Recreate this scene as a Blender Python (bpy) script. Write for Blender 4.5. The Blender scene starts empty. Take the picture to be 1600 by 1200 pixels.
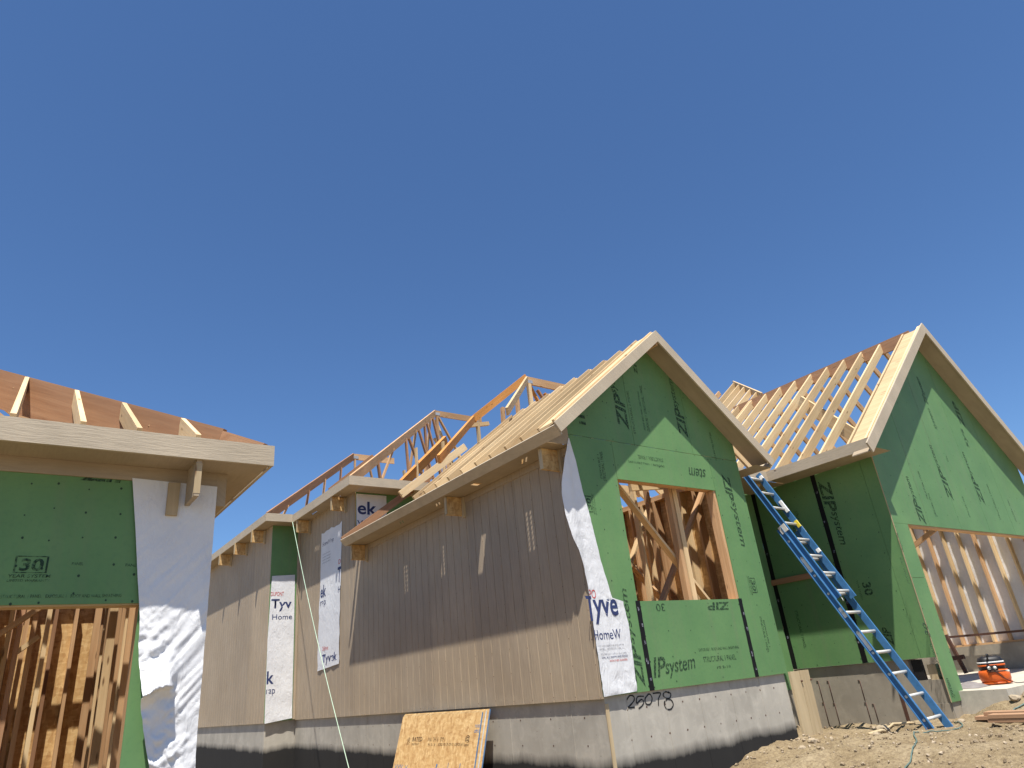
import bpy, bmesh, math, random
from mathutils import Vector, Matrix, noise
random.seed(7)
scene = bpy.context.scene
col = scene.collection

# ------------------------------------------------------------------ camera
CAM = Vector((-5.52255, -6.02413, 0.21838))
YAW, PIT, ROL, FPX = math.radians(141.94477527 - 180), 0.415276837, -0.105265436, 1059.2747
f0 = Vector((-math.sin(YAW), math.cos(YAW), 0)); r0 = Vector((math.cos(YAW), math.sin(YAW), 0)); u0 = Vector((0, 0, 1))
FWD = math.cos(PIT) * f0 + math.sin(PIT) * u0
UPP = -math.sin(PIT) * f0 + math.cos(PIT) * u0
RGT = math.cos(ROL) * r0 + math.sin(ROL) * UPP
UPP = -math.sin(ROL) * r0 + math.cos(ROL) * UPP
cd = bpy.data.cameras.new('camera'); cam = bpy.data.objects.new('camera', cd); col.objects.link(cam)
cd.sensor_width = 36; cd.lens = FPX / 1600 * 36; cd.clip_start = 0.05; cd.clip_end = 3000
m = Matrix.Identity(4)
for i in range(3):
    m[i][0], m[i][1], m[i][2], m[i][3] = RGT[i], UPP[i], -FWD[i], CAM[i]
cam.matrix_world = m
scene.camera = cam

# ------------------------------------------------------------------ light
SUN = Vector((0.2076, 0.3013, -0.934)).normalized()          # direction the light travels
world = bpy.data.worlds.new('World'); scene.world = world; world.use_nodes = True
nt = world.node_tree; nt.nodes.clear()
sky = nt.nodes.new('ShaderNodeTexSky'); sky.sky_type = 'NISHITA'; sky.sun_disc = False
sky.sun_elevation = math.asin(-SUN.z); sky.sun_rotation = math.atan2(-SUN.x, -SUN.y)
sky.altitude = 300; sky.air_density = 1.0; sky.dust_density = 0.0; sky.ozone_density = 10.0
bg = nt.nodes.new('ShaderNodeBackground'); bg.inputs[1].default_value = 0.088
ow = nt.nodes.new('ShaderNodeOutputWorld')
hs = nt.nodes.new('ShaderNodeHueSaturation'); hs.inputs['Saturation'].default_value = 1.025
nt.links.new(sky.outputs[0], hs.inputs['Color']); nt.links.new(hs.outputs[0], bg.inputs[0]); nt.links.new(bg.outputs[0], ow.inputs[0])
sl = bpy.data.lights.new('sun', 'SUN'); sl.energy = 5.0; sl.angle = math.radians(0.53); sl.color = (1.0, 0.95, 0.87)
so = bpy.data.objects.new('sun', sl); col.objects.link(so)
so.rotation_mode = 'QUATERNION'; so.rotation_quaternion = SUN.to_track_quat('-Z', 'Y'); so.location = (-4, -8, 25)
scene.view_settings.view_transform = 'Standard'; scene.view_settings.look = 'None'
scene.view_settings.gamma = 1; scene.view_settings.exposure = 0.68; scene.view_settings.use_curve_mapping = False
scene.render.engine = 'CYCLES'

# ------------------------------------------------------------------ helpers
def at(x, y, axis, val):
    """point of the plane axis=val that lies on the line of sight x, y (measured in the 1600x1200 photograph)"""
    d = RGT * ((x - 800) / FPX) - UPP * ((y - 600) / FPX) + FWD
    return CAM + d * ((val - CAM[axis]) / d[axis])

def tag(o, label=None, cat=None, group=None, kind=None):
    for k, v in (('label', label), ('category', cat), ('group', group), ('kind', kind)):
        if v: o[k] = v
    return o

def empty(name, loc, label, cat, group=None):
    o = bpy.data.objects.new(name, None); o.location = loc; o.empty_display_size = 0.2
    col.objects.link(o); tag(o, label, cat, group)
    return o

def adopt(o, parent):
    if parent is not None:
        o.parent = parent
        if parent.parent is None and parent.type == 'EMPTY':
            o.matrix_parent_inverse = Matrix.Translation(-Vector(parent.location))

def obj(name, verts, faces, mat, parent=None, uvs=None, smooth=False):
    me = bpy.data.meshes.new(name); me.from_pydata([tuple(v) for v in verts], [], faces)
    if uvs is not None:
        ul = me.uv_layers.new(name='UVMap'); k = 0
        for f_ in uvs:
            for uv in f_:
                ul.data[k].uv = uv; k += 1
    if mat: me.materials.append(mat)
    if smooth:
        for p in me.polygons: p.use_smooth = True
    me.update()
    o = bpy.data.objects.new(name, me); col.objects.link(o); adopt(o, parent)
    return o

BF = [(0, 3, 2, 1), (4, 5, 6, 7), (0, 1, 5, 4), (1, 2, 6, 5), (2, 3, 7, 6), (3, 0, 4, 7)]
def board_data(p1, p2, w, h, up=(0, 0, 1)):
    """box from p1 to p2, h along up, w across; uv: u along the grain"""
    p1, p2 = Vector(p1), Vector(p2); d = p2 - p1; L = d.length; d.normalize()
    up = Vector(up); s = d.cross(up)
    if s.length < 1e-4: s = d.cross(Vector((0.3, 1, 0.1)))
    s.normalize(); n = s.cross(d).normalized()
    vs = []
    for q in (p1, p2):
        for a, b in ((-1, -1), (1, -1), (1, 1), (-1, 1)):
            vs.append(q + s * (a * w / 2) + n * (b * h / 2))
    off = random.random() * 50
    def uv(i):
        q = vs[i] - p1
        return (q.dot(d) + off, q.dot(s) + q.dot(n) + off)
    uvs = [[uv(i) for i in f_] for f_ in BF]
    return vs, BF, uvs

def board(name, p1, p2, w, h, mat, parent=None, up=(0, 0, 1)):
    v, f_, u = board_data(p1, p2, w, h, up)
    return obj(name, v, f_, mat, parent, u)

def box(name, lo, hi, mat, parent=None):
    """axis-aligned box; grain along its longest side"""
    lo, hi = Vector(lo), Vector(hi); c = (lo + hi) / 2; s = hi - lo
    k = max(range(3), key=lambda i: s[i]); a, b = c.copy(), c.copy(); a[k], b[k] = lo[k], hi[k]
    if k == 2: w, h, up = s.x, s.y, (0, 1, 0)
    elif k == 1: w, h, up = s.x, s.z, (0, 0, 1)
    else: w, h, up = s.y, s.z, (0, 0, 1)
    return board(name, a, b, w, h, mat, parent, up)

def prism(name, pts, ax, a0, a1, mat, parent=None):
    """polygon pts (2-D, in the two axes other than ax, in order) extruded along ax from a0 to a1"""
    oth = [i for i in range(3) if i != ax]
    def P(p, a):
        v = [0, 0, 0]; v[oth[0]], v[oth[1]], v[ax] = p[0], p[1], a; return Vector(v)
    n = len(pts); vs = [P(p, a0) for p in pts] + [P(p, a1) for p in pts]
    fs = [tuple(range(n)), tuple(range(2 * n - 1, n - 1, -1))]
    fs += [(i, n + i, n + (i + 1) % n, (i + 1) % n) for i in range(n)]
    me = bpy.data.meshes.new(name); me.from_pydata([tuple(v) for v in vs], [], fs)
    bm = bmesh.new(); bm.from_mesh(me); bmesh.ops.recalc_face_normals(bm, faces=bm.faces[:]); bm.to_mesh(me); bm.free()
    ul = me.uv_layers.new(name='UVMap'); off = random.random() * 40
    for p in me.polygons:
        for li in p.loop_indices:
            c = me.vertices[me.loops[li].vertex_index].co
            ul.data[li].uv = (c[ax] + off, c[oth[0]] * .8 + c[oth[1]] + off)
    me.materials.append(mat)
    o = bpy.data.objects.new(name, me); col.objects.link(o); adopt(o, parent)
    return o

def tube(name, pts, r, mat, parent=None, n=8, closed_ends=True):
    pts = [Vector(p) for p in pts]; vs = []; fs = []
    prev = None
    for i, p in enumerate(pts):
        d = (pts[min(i + 1, len(pts) - 1)] - pts[max(i - 1, 0)]).normalized()
        if prev is None:
            s = d.cross(Vector((0, 0, 1)));  s = s if s.length > 1e-3 else d.cross(Vector((1, 0, 0)))
        else:
            s = prev - d * prev.dot(d)
        s.normalize(); prev = s; t = d.cross(s)
        rr = r[i] if isinstance(r, (list, tuple)) else r
        for k in range(n):
            a = 2 * math.pi * k / n; vs.append(p + (s * math.cos(a) + t * math.sin(a)) * rr)
    for i in range(len(pts) - 1):
        for k in range(n):
            fs.append((i * n + k, i * n + (k + 1) % n, (i + 1) * n + (k + 1) % n, (i + 1) * n + k))
    if closed_ends:
        fs.append(tuple(range(n - 1, -1, -1))); fs.append(tuple(range((len(pts) - 1) * n, len(pts) * n)))
    return obj(name, vs, fs, mat, parent, smooth=True)

def spline(pts, sub=8):
    pts = [Vector(p) for p in pts]; out = []
    for i in range(len(pts) - 1):
        a, b, c, d = pts[max(i - 1, 0)], pts[i], pts[i + 1], pts[min(i + 2, len(pts) - 1)]
        for k in range(sub):
            t = k / sub
            out.append(.5 * ((2 * b) + (c - a) * t + (2 * a - 5 * b + 4 * c - d) * t * t + (3 * b - a - 3 * c + d) * t ** 3))
    out.append(pts[-1]); return out

def lettering(text, p0, u, v, mat, parent, shear=0.0, bold=0.0, name='printed_lettering'):
    """flat print: text fitted to the parallelogram p0, u (length), v (height)"""
    cu = bpy.data.curves.new('t', 'FONT'); cu.body = text; cu.size = 1; cu.offset = bold; cu.resolution_u = 3
    to = bpy.data.objects.new('t', cu)
    me = bpy.data.meshes.new_from_object(to)
    bpy.data.objects.remove(to); bpy.data.curves.remove(cu)
    xs = [q.co.x for q in me.vertices]; ys = [q.co.y for q in me.vertices]
    x0, x1, y0, y1 = min(xs), max(xs), min(ys), max(ys)
    u, v = Vector(u), Vector(v); p0 = Vector(p0)
    for q in me.vertices:
        a = (q.co.x - x0) / (x1 - x0); b = (q.co.y - y0) / (y1 - y0)
        q.co = p0 + u * a + v * b + u.normalized() * (shear * v.length * b)
    me.name = name; me.materials.clear(); me.materials.append(mat)
    o = bpy.data.objects.new(name, me); col.objects.link(o); adopt(o, parent)
    if v.length < .065 or len(text) < 3: o['kind'] = 'stuff'
    return o

from mathutils.bvhtree import BVHTree
def conform(parent, ax=1, off=.0025):
    """lay the prints that belong to a wrap onto its folds"""
    me = parent.data; tree = BVHTree.FromPolygons([v.co.copy() for v in me.vertices], [tuple(p.vertices) for p in me.polygons])
    d = Vector((0, 1, 0)) if ax == 1 else Vector((1, 0, 0))
    for o in parent.children:
        for v in o.data.vertices:
            h = tree.ray_cast(v.co - d * .6, d)
            if h[0] is not None: v.co[ax] = h[0][ax] - off

# ------------------------------------------------------------------ materials
def new_mat(name, rough=0.8):
    mt = bpy.data.materials.new(name); mt.use_nodes = True
    b = mt.node_tree.nodes['Principled BSDF']; b.inputs['Roughness'].default_value = rough
    b.inputs['Specular IOR Level'].default_value = 0.25
    return mt, mt.node_tree, b
def N(t, kind, **kw):
    n = t.nodes.new(kind)
    for k, v in kw.items(): setattr(n, k, v)
    return n
def mapped(t, src, scale, rot=(0, 0, 0)):
    mp = N(t, 'ShaderNodeMapping'); mp.inputs['Scale'].default_value = scale; mp.inputs['Rotation'].default_value = rot
    t.links.new(src, mp.inputs[0]); return mp.outputs[0]
def noise_tex(t, vec, scale, detail=4, rough=.55, dist=0):
    n = N(t, 'ShaderNodeTexNoise'); n.inputs['Scale'].default_value = scale; n.inputs['Detail'].default_value = detail
    n.inputs['Roughness'].default_value = rough; n.inputs['Distortion'].default_value = dist
    t.links.new(vec, n.inputs['Vector']); return n.outputs[0]
def ramp(t, fac, stops):
    r = N(t, 'ShaderNodeValToRGB'); e = r.color_ramp.elements
    while len(e) < len(stops): e.new(0.5)
    for k, (p, c) in enumerate(stops):
        e[k].position = p; e[k].color = (*c, 1) if len(c) == 3 else c
    t.links.new(fac, r.inputs[0]); return r.outputs[0]
def mix(t, fac, a, b, mode='MIX'):
    mx = N(t, 'ShaderNodeMix', data_type='RGBA', blend_type=mode)
    for i, v in ((0, fac), (6, a), (7, b)):
        if isinstance(v, (int, float)): mx.inputs[i].default_value = v
        elif isinstance(v, tuple): mx.inputs[i].default_value = (*v, 1)
        else: t.links.new(v, mx.inputs[i])
    return mx.outputs[2]
def math_n(t, op, a, b=None):
    n = N(t, 'ShaderNodeMath', operation=op)
    for i, v in ((0, a), (1, b)):
        if v is None: continue
        if isinstance(v, (int, float)): n.inputs[i].default_value = v
        else: t.links.new(v, n.inputs[i])
    return n.outputs[0]
def bump(t, b, h, strength, dist=.01):
    n = N(t, 'ShaderNodeBump'); n.inputs['Strength'].default_value = strength; n.inputs['Distance'].default_value = dist
    t.links.new(h, n.inputs['Height']); t.links.new(n.outputs[0], b.inputs['Normal'])

def wood(name, c1, c2, knot=(.16, .08, .035), vary=.35, stain=0.0):
    mt, t, b = new_mat(name, .75)
    uv = N(t, 'ShaderNodeUVMap').outputs[0]; oi = N(t, 'ShaderNodeObjectInfo').outputs['Random']
    g = noise_tex(t, mapped(t, uv, (1.3, 26, 1)), 1.0, 5, .6, .6)
    c = ramp(t, g, [(.28, c1), (.72, c2)])
    big = noise_tex(t, mapped(t, uv, (.9, 5, 1)), 1.0, 2)
    c = mix(t, ramp(t, big, [(.35, (0, 0, 0)), (.75, (.55, .55, .55))]), c, tuple(.72 * x for x in c1))
    kn = N(t, 'ShaderNodeTexVoronoi'); kn.inputs['Scale'].default_value = 1
    t.links.new(mapped(t, uv, (2.1, 9, 1)), kn.inputs['Vector'])
    c = mix(t, ramp(t, kn.outputs[0], [(.05, (.85, .85, .85)), (.13, (0, 0, 0))]), c, knot)
    tone = ramp(t, oi, [(0, tuple(1 - vary + x for x in (0, -.03, -.06))), (.5, (1, .98, .95)), (1, (1.0 + vary * .35,) * 3)])
    c = mix(t, 1.0, c, tone, 'MULTIPLY')
    t.links.new(c, b.inputs['Base Color']); bump(t, b, g, .25, .004)
    return mt

W_LIGHT = wood('pale_pine', (.61, .435, .235), (.76, .59, .355), vary=.28)
W_FIR = wood('fir', (.48, .28, .14), (.64, .43, .24), vary=.3)
W_RED = wood('reddish_fir', (.35, .185, .10), (.47, .275, .155), vary=.25)
W_ORANGE = wood('orange_laminated_lumber', (.50, .21, .05), (.62, .30, .09), knot=(.1, .05, .03), vary=.15)
W_BROWN = wood('brown_board', (.37, .22, .13), (.45, .28, .17), vary=.12)
W_OLD = wood('weathered_plank', (.45, .35, .21), (.58, .47, .30), vary=.15)

def paint(name, c, vary=.12, grain=True, axis='V'):
    mt, t, b = new_mat(name, .7)
    tc = N(t, 'ShaderNodeTexCoord').outputs['Object']; uv = N(t, 'ShaderNodeUVMap').outputs[0]
    n1 = noise_tex(t, tc, 2.2, 5)
    g = noise_tex(t, mapped(t, uv, (6, 60, 1)), 1.0, 4, .65, .8)
    col_ = ramp(t, n1, [(.3, tuple(x * (1 - vary) for x in c)), (.7, tuple(min(1, x * (1 + vary * .5)) for x in c))])
    col_ = mix(t, ramp(t, g, [(.38, (.35, .35, .35)), (.55, (0, 0, 0))]), col_, tuple(x * .72 for x in c))
    t.links.new(col_, b.inputs['Base Color']); bump(t, b, g, .5 if grain else .1, .006)
    return mt
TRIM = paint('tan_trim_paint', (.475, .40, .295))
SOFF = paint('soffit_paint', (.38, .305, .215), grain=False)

def siding_mat():
    mt, t, b = new_mat('taupe_siding_paint', .65)
    tc = N(t, 'ShaderNodeTexCoord').outputs['Object']
    g = noise_tex(t, mapped(t, tc, (60, 60, 3.0)), 1.0, 5, .7, .4)
    d = noise_tex(t, tc, 1.1, 4)
    pit = noise_tex(t, tc, 85, 2)
    c = ramp(t, d, [(.3, (.372, .292, .200)), (.7, (.44, .352, .247))])
    c = mix(t, ramp(t, g, [(.32, (.6, .6, .6)), (.55, (0, 0, 0))]), c, (.27, .215, .16))
    c = mix(t, ramp(t, pit, [(.62, (0, 0, 0)), (.75, (.35, .35, .35))]), c, (.50, .41, .31))
    oi = N(t, 'ShaderNodeObjectInfo').outputs['Random']
    c = mix(t, 1.0, c, ramp(t, oi, [(0, (.90, .90, .91)), (.5, (1, 1, 1)), (1, (1.05, 1.04, 1.02))]), 'MULTIPLY')
    sep = N(t, 'ShaderNodeSeparateXYZ'); t.links.new(tc, sep.inputs[0]); sp = noise_tex(t, mapped(t, tc, (6, 6, 9)), 1, 6, .75)
    low = math_n(t, 'SUBTRACT', math_n(t, 'MULTIPLY', sp, .9), math_n(t, 'MULTIPLY', sep.outputs[2], .9))
    c = mix(t, ramp(t, low, [(.38, (0, 0, 0)), (.62, (.5, .5, .5))]), c, (.46, .37, .26))
    stn = noise_tex(t, mapped(t, tc, (3, 3, .35)), 1, 5, .65)
    c = mix(t, ramp(t, stn, [(.58, (0, 0, 0)), (.8, (.35, .35, .35))]), c, (.28, .215, .15))
    t.links.new(c, b.inputs['Base Color']); bump(t, b, g, .55, .006)
    return mt
SIDING = siding_mat()

def zip_mat():
    mt, t, b = new_mat('green_coated_sheathing', .55)
    tc = N(t, 'ShaderNodeTexCoord').outputs['Object']; oi = N(t, 'ShaderNodeObjectInfo').outputs['Random']
    a = noise_tex(t, tc, 1.6, 5); s = noise_tex(t, mapped(t, tc, (9, 9, .5)), 1, 4)
    fl = noise_tex(t, tc, 26, 3)
    c = ramp(t, a, [(.3, (.112, .232, .092)), (.7, (.146, .28, .11))])
    c = mix(t, ramp(t, s, [(.5, (0, 0, 0)), (.8, (.4, .4, .4))]), c, (.17, .22, .12))
    c = mix(t, ramp(t, fl, [(.3, (.22, .22, .22)), (.5, (0, 0, 0))]), c, (.08, .18, .085))
    c = mix(t, 1.0, c, ramp(t, oi, [(0, (.93, .94, .93)), (1, (1.04, 1.02, 1.0))]), 'MULTIPLY')
    t.links.new(c, b.inputs['Base Color']); bump(t, b, fl, .12, .003)
    return mt
ZIP = zip_mat()

def flat_mat(name, c, rough=.7, metallic=0.0):
    mt, t, b = new_mat(name, rough); b.inputs['Metallic'].default_value = metallic
    tc = N(t, 'ShaderNodeTexCoord').outputs['Object']
    n = noise_tex(t, tc, 9, 4)
    t.links.new(ramp(t, n, [(.3, tuple(x * .85 for x in c)), (.7, tuple(min(1, x * 1.12) for x in c))]), b.inputs['Base Color'])
    return mt
def ink_mat(name, c):
    """worn print: some of the ink is missing"""
    mt, t, b = new_mat(name, .7)
    tc = N(t, 'ShaderNodeTexCoord').outputs['Object']
    n = noise_tex(t, tc, 38, 4); tr = N(t, 'ShaderNodeBsdfTransparent'); ms = N(t, 'ShaderNodeMixShader')
    b.inputs['Base Color'].default_value = (*c, 1)
    t.links.new(ramp(t, n, [(.40, (.25, .25, .25)), (.58, (.9, .9, .9))]), ms.inputs[0])
    out = t.nodes['Material Output']; t.links.new(tr.outputs[0], ms.inputs[1]); t.links.new(b.outputs[0], ms.inputs[2])
    t.links.new(ms.outputs[0], out.inputs[0])
    return mt
INK = ink_mat('dark_green_ink', (.022, .05, .03))
INK_NAVY = flat_mat('navy_ink', (.035, .05, .14)); INK_RED = flat_mat('red_ink', (.55, .07, .06)); INK_GREY = ink_mat('grey_ink', (.2, .2, .24))
INK_BLACK = flat_mat('black_spray_paint', (.02, .02, .02)); INK_BROWN = ink_mat('dark_brown_stamp', (.06, .035, .02))
INK_BLUE = ink_mat('blue_marker', (.10, .22, .42))
TAPE = flat_mat('black_seam_tape', (.006, .006, .007), .6)
NAIL = flat_mat('nail_mark', (.03, .06, .035))

def wrap_mat():
    mt, t, b = new_mat('white_house_wrap', .6)
    tc = N(t, 'ShaderNodeTexCoord').outputs['Object']
    n = noise_tex(t, tc, 2.5, 4); w = noise_tex(t, mapped(t, tc, (5, 5, 2.2), (0, .6, .6)), 2.2, 5, .6, 1.2)
    w2 = noise_tex(t, tc, 30, 3)
    c = ramp(t, n, [(.3, (.66, .665, .675)), (.7, (.73, .735, .74))])
    t.links.new(c, b.inputs['Base Color'])
    bump(t, b, math_n(t, 'ADD', w, math_n(t, 'MULTIPLY', w2, .12)), .55, .02)
    return mt
WRAP = wrap_mat()

def osb_mat(name, c1, c2, c3):
    mt, t, b = new_mat(name, .8)
    tc = N(t, 'ShaderNodeTexCoord').outputs['Object']
    v1 = N(t, 'ShaderNodeTexVoronoi'); v1.inputs['Scale'].default_value = 1
    t.links.new(mapped(t, tc, (30, 30, 11), (.2, .3, .4)), v1.inputs['Vector'])
    v2 = N(t, 'ShaderNodeTexVoronoi'); v2.inputs['Scale'].default_value = 1
    t.links.new(mapped(t, tc, (14, 14, 34), (.5, .2, .9)), v2.inputs['Vector'])
    c = ramp(t, v1.outputs['Color'], [(.1, c1), (.5, c2), (.95, c3)])
    c = mix(t, .45, c, ramp(t, v2.outputs['Color'], [(.1, c1), (.5, c2), (.95, c3)]))
    t.links.new(c, b.inputs['Base Color']); bump(t, b, v1.outputs[0], .2, .003)
    return mt
OSB = osb_mat('strand_board', (.40, .22, .085), (.57, .36, .15), (.74, .53, .26))

def concrete_mat(name, base, tar=None):
    mt, t, b = new_mat(name, .9)
    tc = N(t, 'ShaderNodeTexCoord').outputs['Object']; sep = N(t, 'ShaderNodeSeparateXYZ'); t.links.new(tc, sep.inputs[0])
    n = noise_tex(t, tc, 1.7, 6, .6); st = noise_tex(t, mapped(t, tc, (4.2, 4.2, .6)), 1, 6, .65, .8)
    pit = N(t, 'ShaderNodeTexVoronoi'); pit.inputs['Scale'].default_value = 9; t.links.new(tc, pit.inputs['Vector'])
    c = ramp(t, n, [(.25, tuple(x * .78 for x in base)), (.75, tuple(x * 1.12 for x in base))])
    c = mix(t, ramp(t, st, [(.3, (.42, .42, .42)), (.58, (0, 0, 0))]), c, tuple(x * .66 for x in base))
    bl = noise_tex(t, tc, 4.5, 6, .7, .5)
    c = mix(t, ramp(t, bl, [(.5, (0, 0, 0)), (.72, (.55, .55, .55))]), c, tuple(x * 1.28 for x in base))
    c = mix(t, ramp(t, st, [(.62, (0, 0, 0)), (.8, (.5, .5, .5))]), c, tuple(min(1, x * 1.35) for x in base))
    c = mix(t, ramp(t, pit.outputs[0], [(.03, (.8, .8, .8)), (.07, (0, 0, 0))]), c, tuple(x * .35 for x in base))
    if tar is not None:
        edge = noise_tex(t, mapped(t, tc, (2.2, 2.2, .5)), 1, 6, .65); ed2 = noise_tex(t, mapped(t, tc, (16, 16, 2.5)), 1, 4, .6)
        x = tar(t, sep)
        hgt = math_n(t, 'ADD', math_n(t, 'SUBTRACT', sep.outputs[2], x), math_n(t, 'MULTIPLY', math_n(t, 'SUBTRACT', edge, .5), -.16))
        hgt = math_n(t, 'ADD', hgt, math_n(t, 'MULTIPLY', math_n(t, 'SUBTRACT', ed2, .5), -.05))
        c = mix(t, ramp(t, hgt, [(0, (.97, .97, .97)), (.05, (.55, .55, .55)), (.13, (0, 0, 0))]), c, (.012, .012, .013))
    t.links.new(c, b.inputs['Base Color']); bump(t, b, n, .35, .01)
    return mt
# damp-proofing tar below a sloping line: it follows the old grade, higher to the right on the gable, level on the long side
def tar_line(t, sep):
    a = math_n(t, 'MULTIPLY', sep.outputs[1], .015)
    return math_n(t, 'SUBTRACT', a, .715)
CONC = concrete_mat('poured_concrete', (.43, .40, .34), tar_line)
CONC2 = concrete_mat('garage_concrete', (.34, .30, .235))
CONC3 = concrete_mat('slab_concrete', (.50, .455, .37))

def dirt_mat():
    mt, t, b = new_mat('dry_dirt', .95)
    tc = N(t, 'ShaderNodeTexCoord').outputs['Object']
    n = noise_tex(t, tc, 1.3, 7, .65); f = noise_tex(t, tc, 22, 6, .7); p = noise_tex(t, tc, 70, 3)
    c = ramp(t, n, [(.3, (.20, .145, .078)), (.5, (.31, .238, .138)), (.7, (.40, .32, .205))])
    c = mix(t, ramp(t, f, [(.35, (.7, .7, .7)), (.6, (0, 0, 0))]), c, (.13, .09, .052))
    c = mix(t, ramp(t, p, [(.6, (0, 0, 0)), (.72, (.6, .6, .6))]), c, (.44, .37, .27))
    t.links.new(c, b.inputs['Base Color'])
    bump(t, b, math_n(t, 'ADD', f, math_n(t, 'MULTIPLY', p, .4)), .8, .04)
    return mt
DIRT = dirt_mat()
ROCK = flat_mat('pale_stone', (.36, .29, .20), .9)
def clod_mat():
    mt, t, b = new_mat('clods', .95)
    tc = N(t, 'ShaderNodeTexCoord').outputs['Object']; n = noise_tex(t, tc, 11, 3)
    t.links.new(ramp(t, n, [(.35, (.20, .145, .09)), (.5, (.29, .225, .145)), (.62, (.44, .36, .26))]), b.inputs['Base Color']); return mt
CLOD = clod_mat()
BLUE = flat_mat('blue_fibreglass', (.05, .155, .32), .45); ALU = flat_mat('aluminium', (.66, .65, .60), .45, .25)
BLACKP = flat_mat('black_plastic', (.018, .018, .02), .45); ORANGE = flat_mat('orange_enamel', (.60, .115, .02), .4)
STICK = flat_mat('white_sticker', (.75, .75, .72)); YEL = flat_mat('yellow_sticker', (.7, .55, .05))
STEEL = flat_mat('brown_steel', (.10, .05, .035), .6); ROPE = flat_mat('pale_green_rope', (.42, .55, .42)); HOSE = flat_mat('grey_green_hose', (.11, .165, .145), .5)
EDGEB = flat_mat('blue_edge_seal', (.11, .22, .40)); EDGEL = flat_mat('pale_board_edge', (.55, .60, .62)); TARP = flat_mat('grey_tarp', (.22, .20, .19))

# ================================================================== GROUND
def smooth(a, b, x):
    t_ = min(1, max(0, (x - a) / (b - a))); return t_ * t_ * (3 - 2 * t_)
def ground_h(x, y):
    base = -1.38 + .25 * smooth(-1, 1.2, x) + .33 * smooth(1.0, 2.6, x)          # rises towards the right
    base += .0 if y > -3 else .02 * (y + 3) * smooth(1, 4, x) * .6
    base -= .02 * smooth(-1.0, -4, y) * smooth(2, 4, x)
    d = smooth(4.75, 5.25, x) * smooth(-.75, -.1, y) * (1 - smooth(5.6, 6, x))
    base -= .25 * d                                                              # settled trench along the garage wall
    base += .20 * smooth(5.3, 5.8, x) * smooth(-1.1, -1.6, y)
    n = noise.fractal(Vector((x * 1.1, y * 1.1, 3.1)), 1.0, 2.1, 5) * .06
    n += noise.fractal(Vector((x * 4.3, y * 4.3, 7.7)), .75, 2.2, 5) * .030
    far = 1 / (1 + max(0, math.hypot(x - 3, y + 1) - 14) * .05)
    return base + n * far
def seg(a, b, n): return [a + (b - a) * i / n for i in range(n)]
gx = seg(-600, -60, 6) + seg(-60, -8, 14) + seg(-8, .4, 22) + seg(.4, 7.2, 150) + seg(7.2, 20, 24) + seg(20, 80, 12) + seg(80, 600, 6) + [600]
gy = seg(-600, -60, 6) + seg(-60, -9, 14) + seg(-9, -4.2, 22) + seg(-4.2, 1.4, 130) + seg(1.4, 20, 26) + seg(20, 80, 12) + seg(80, 600, 6) + [600]
gv = [(x, y, ground_h(x, y)) for y in gy for x in gx]
nx = len(gx); gf = [(j * nx + i, j * nx + i + 1, (j + 1) * nx + i + 1, (j + 1) * nx + i) for j in range(len(gy) - 1) for i in range(nx - 1)]
ground = obj('ground', gv, gf, DIRT, None, smooth=True); tag(ground, 'dry bare dirt of the building site', 'ground', kind='structure')

# ================================================================== MAIN HOUSE
H = empty('gabled_house', (3.0, 3.0, -1.3), 'large house under construction with two green gables, taupe siding and open rafters', 'house')
SL = .80; XR = 1.72                                   # slope and ridge of the near gable wing
def wall_top(x): return 4.70 - .79 * abs(x - XR)
def roof_top(x): return 4.775 - SL * abs(x - XR)

# ---- foundations
fo = prism('foundation_wall', [(.035, .035), (3.40, .035), (3.40, .3), (.3, .3), (.3, 9.70), (.035, 9.70)], 2, -1.9, -.001, CONC, H)
box('foundation_wall', (-.605, 9.70, -1.9), (.30, 21.0, -.001), CONC, H)
box('corner_form_strip', (.026, .024, -1.5), (.075, .034, -.07), W_OLD, fo)
for k, yy in enumerate((.62, 1.84, 2.45, 3.67, 4.28, 5.5, 6.1, 7.33, 8.55)):
    box('form_seam', (.031, yy, -1.5), (.036, yy + .007, -.01), CONC, fo)
for k, xx in enumerate((.36, .98, 1.59, 2.2, 2.81)):
    box('form_seam', (xx, .031, -1.5), (xx + .006, .036, -.01), CONC, fo)
vs = []; fs = []
for xx, zz in [(.36 + .305 * i, zz) for i in range(10) for zz in (-.16, -.46)]:
    k = len(vs)
    for i in range(7): vs.append((xx + random.uniform(-.004, .004) + .011 * math.cos(i * .9), .0335, zz + .011 * math.sin(i * .9)))
    fs.append(tuple(range(k, k + 7)))
for yy, zz in [(.4 + .61 * i, zz) for i in range(14) for zz in (-.2, -.48)]:
    k = len(vs)
    for i in range(7): vs.append((.0335, yy + .011 * math.cos(i * .9), zz + .011 * math.sin(i * .9)))
    fs.append(tuple(range(k, k + 7)))
tag(obj('tie_hole', vs, fs, STEEL, fo), kind='stuff')
# sill and floor deck
box('mud_sill', (.05, .05, .0), (3.38, .19, .038), W_FIR, H); box('mud_sill', (.05, .19, .0), (.19, 6.5, .038), W_FIR, H)
box('floor_deck', (.06, .20, -.06), (3.38, 14.2, -.03), OSB, H)

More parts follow.
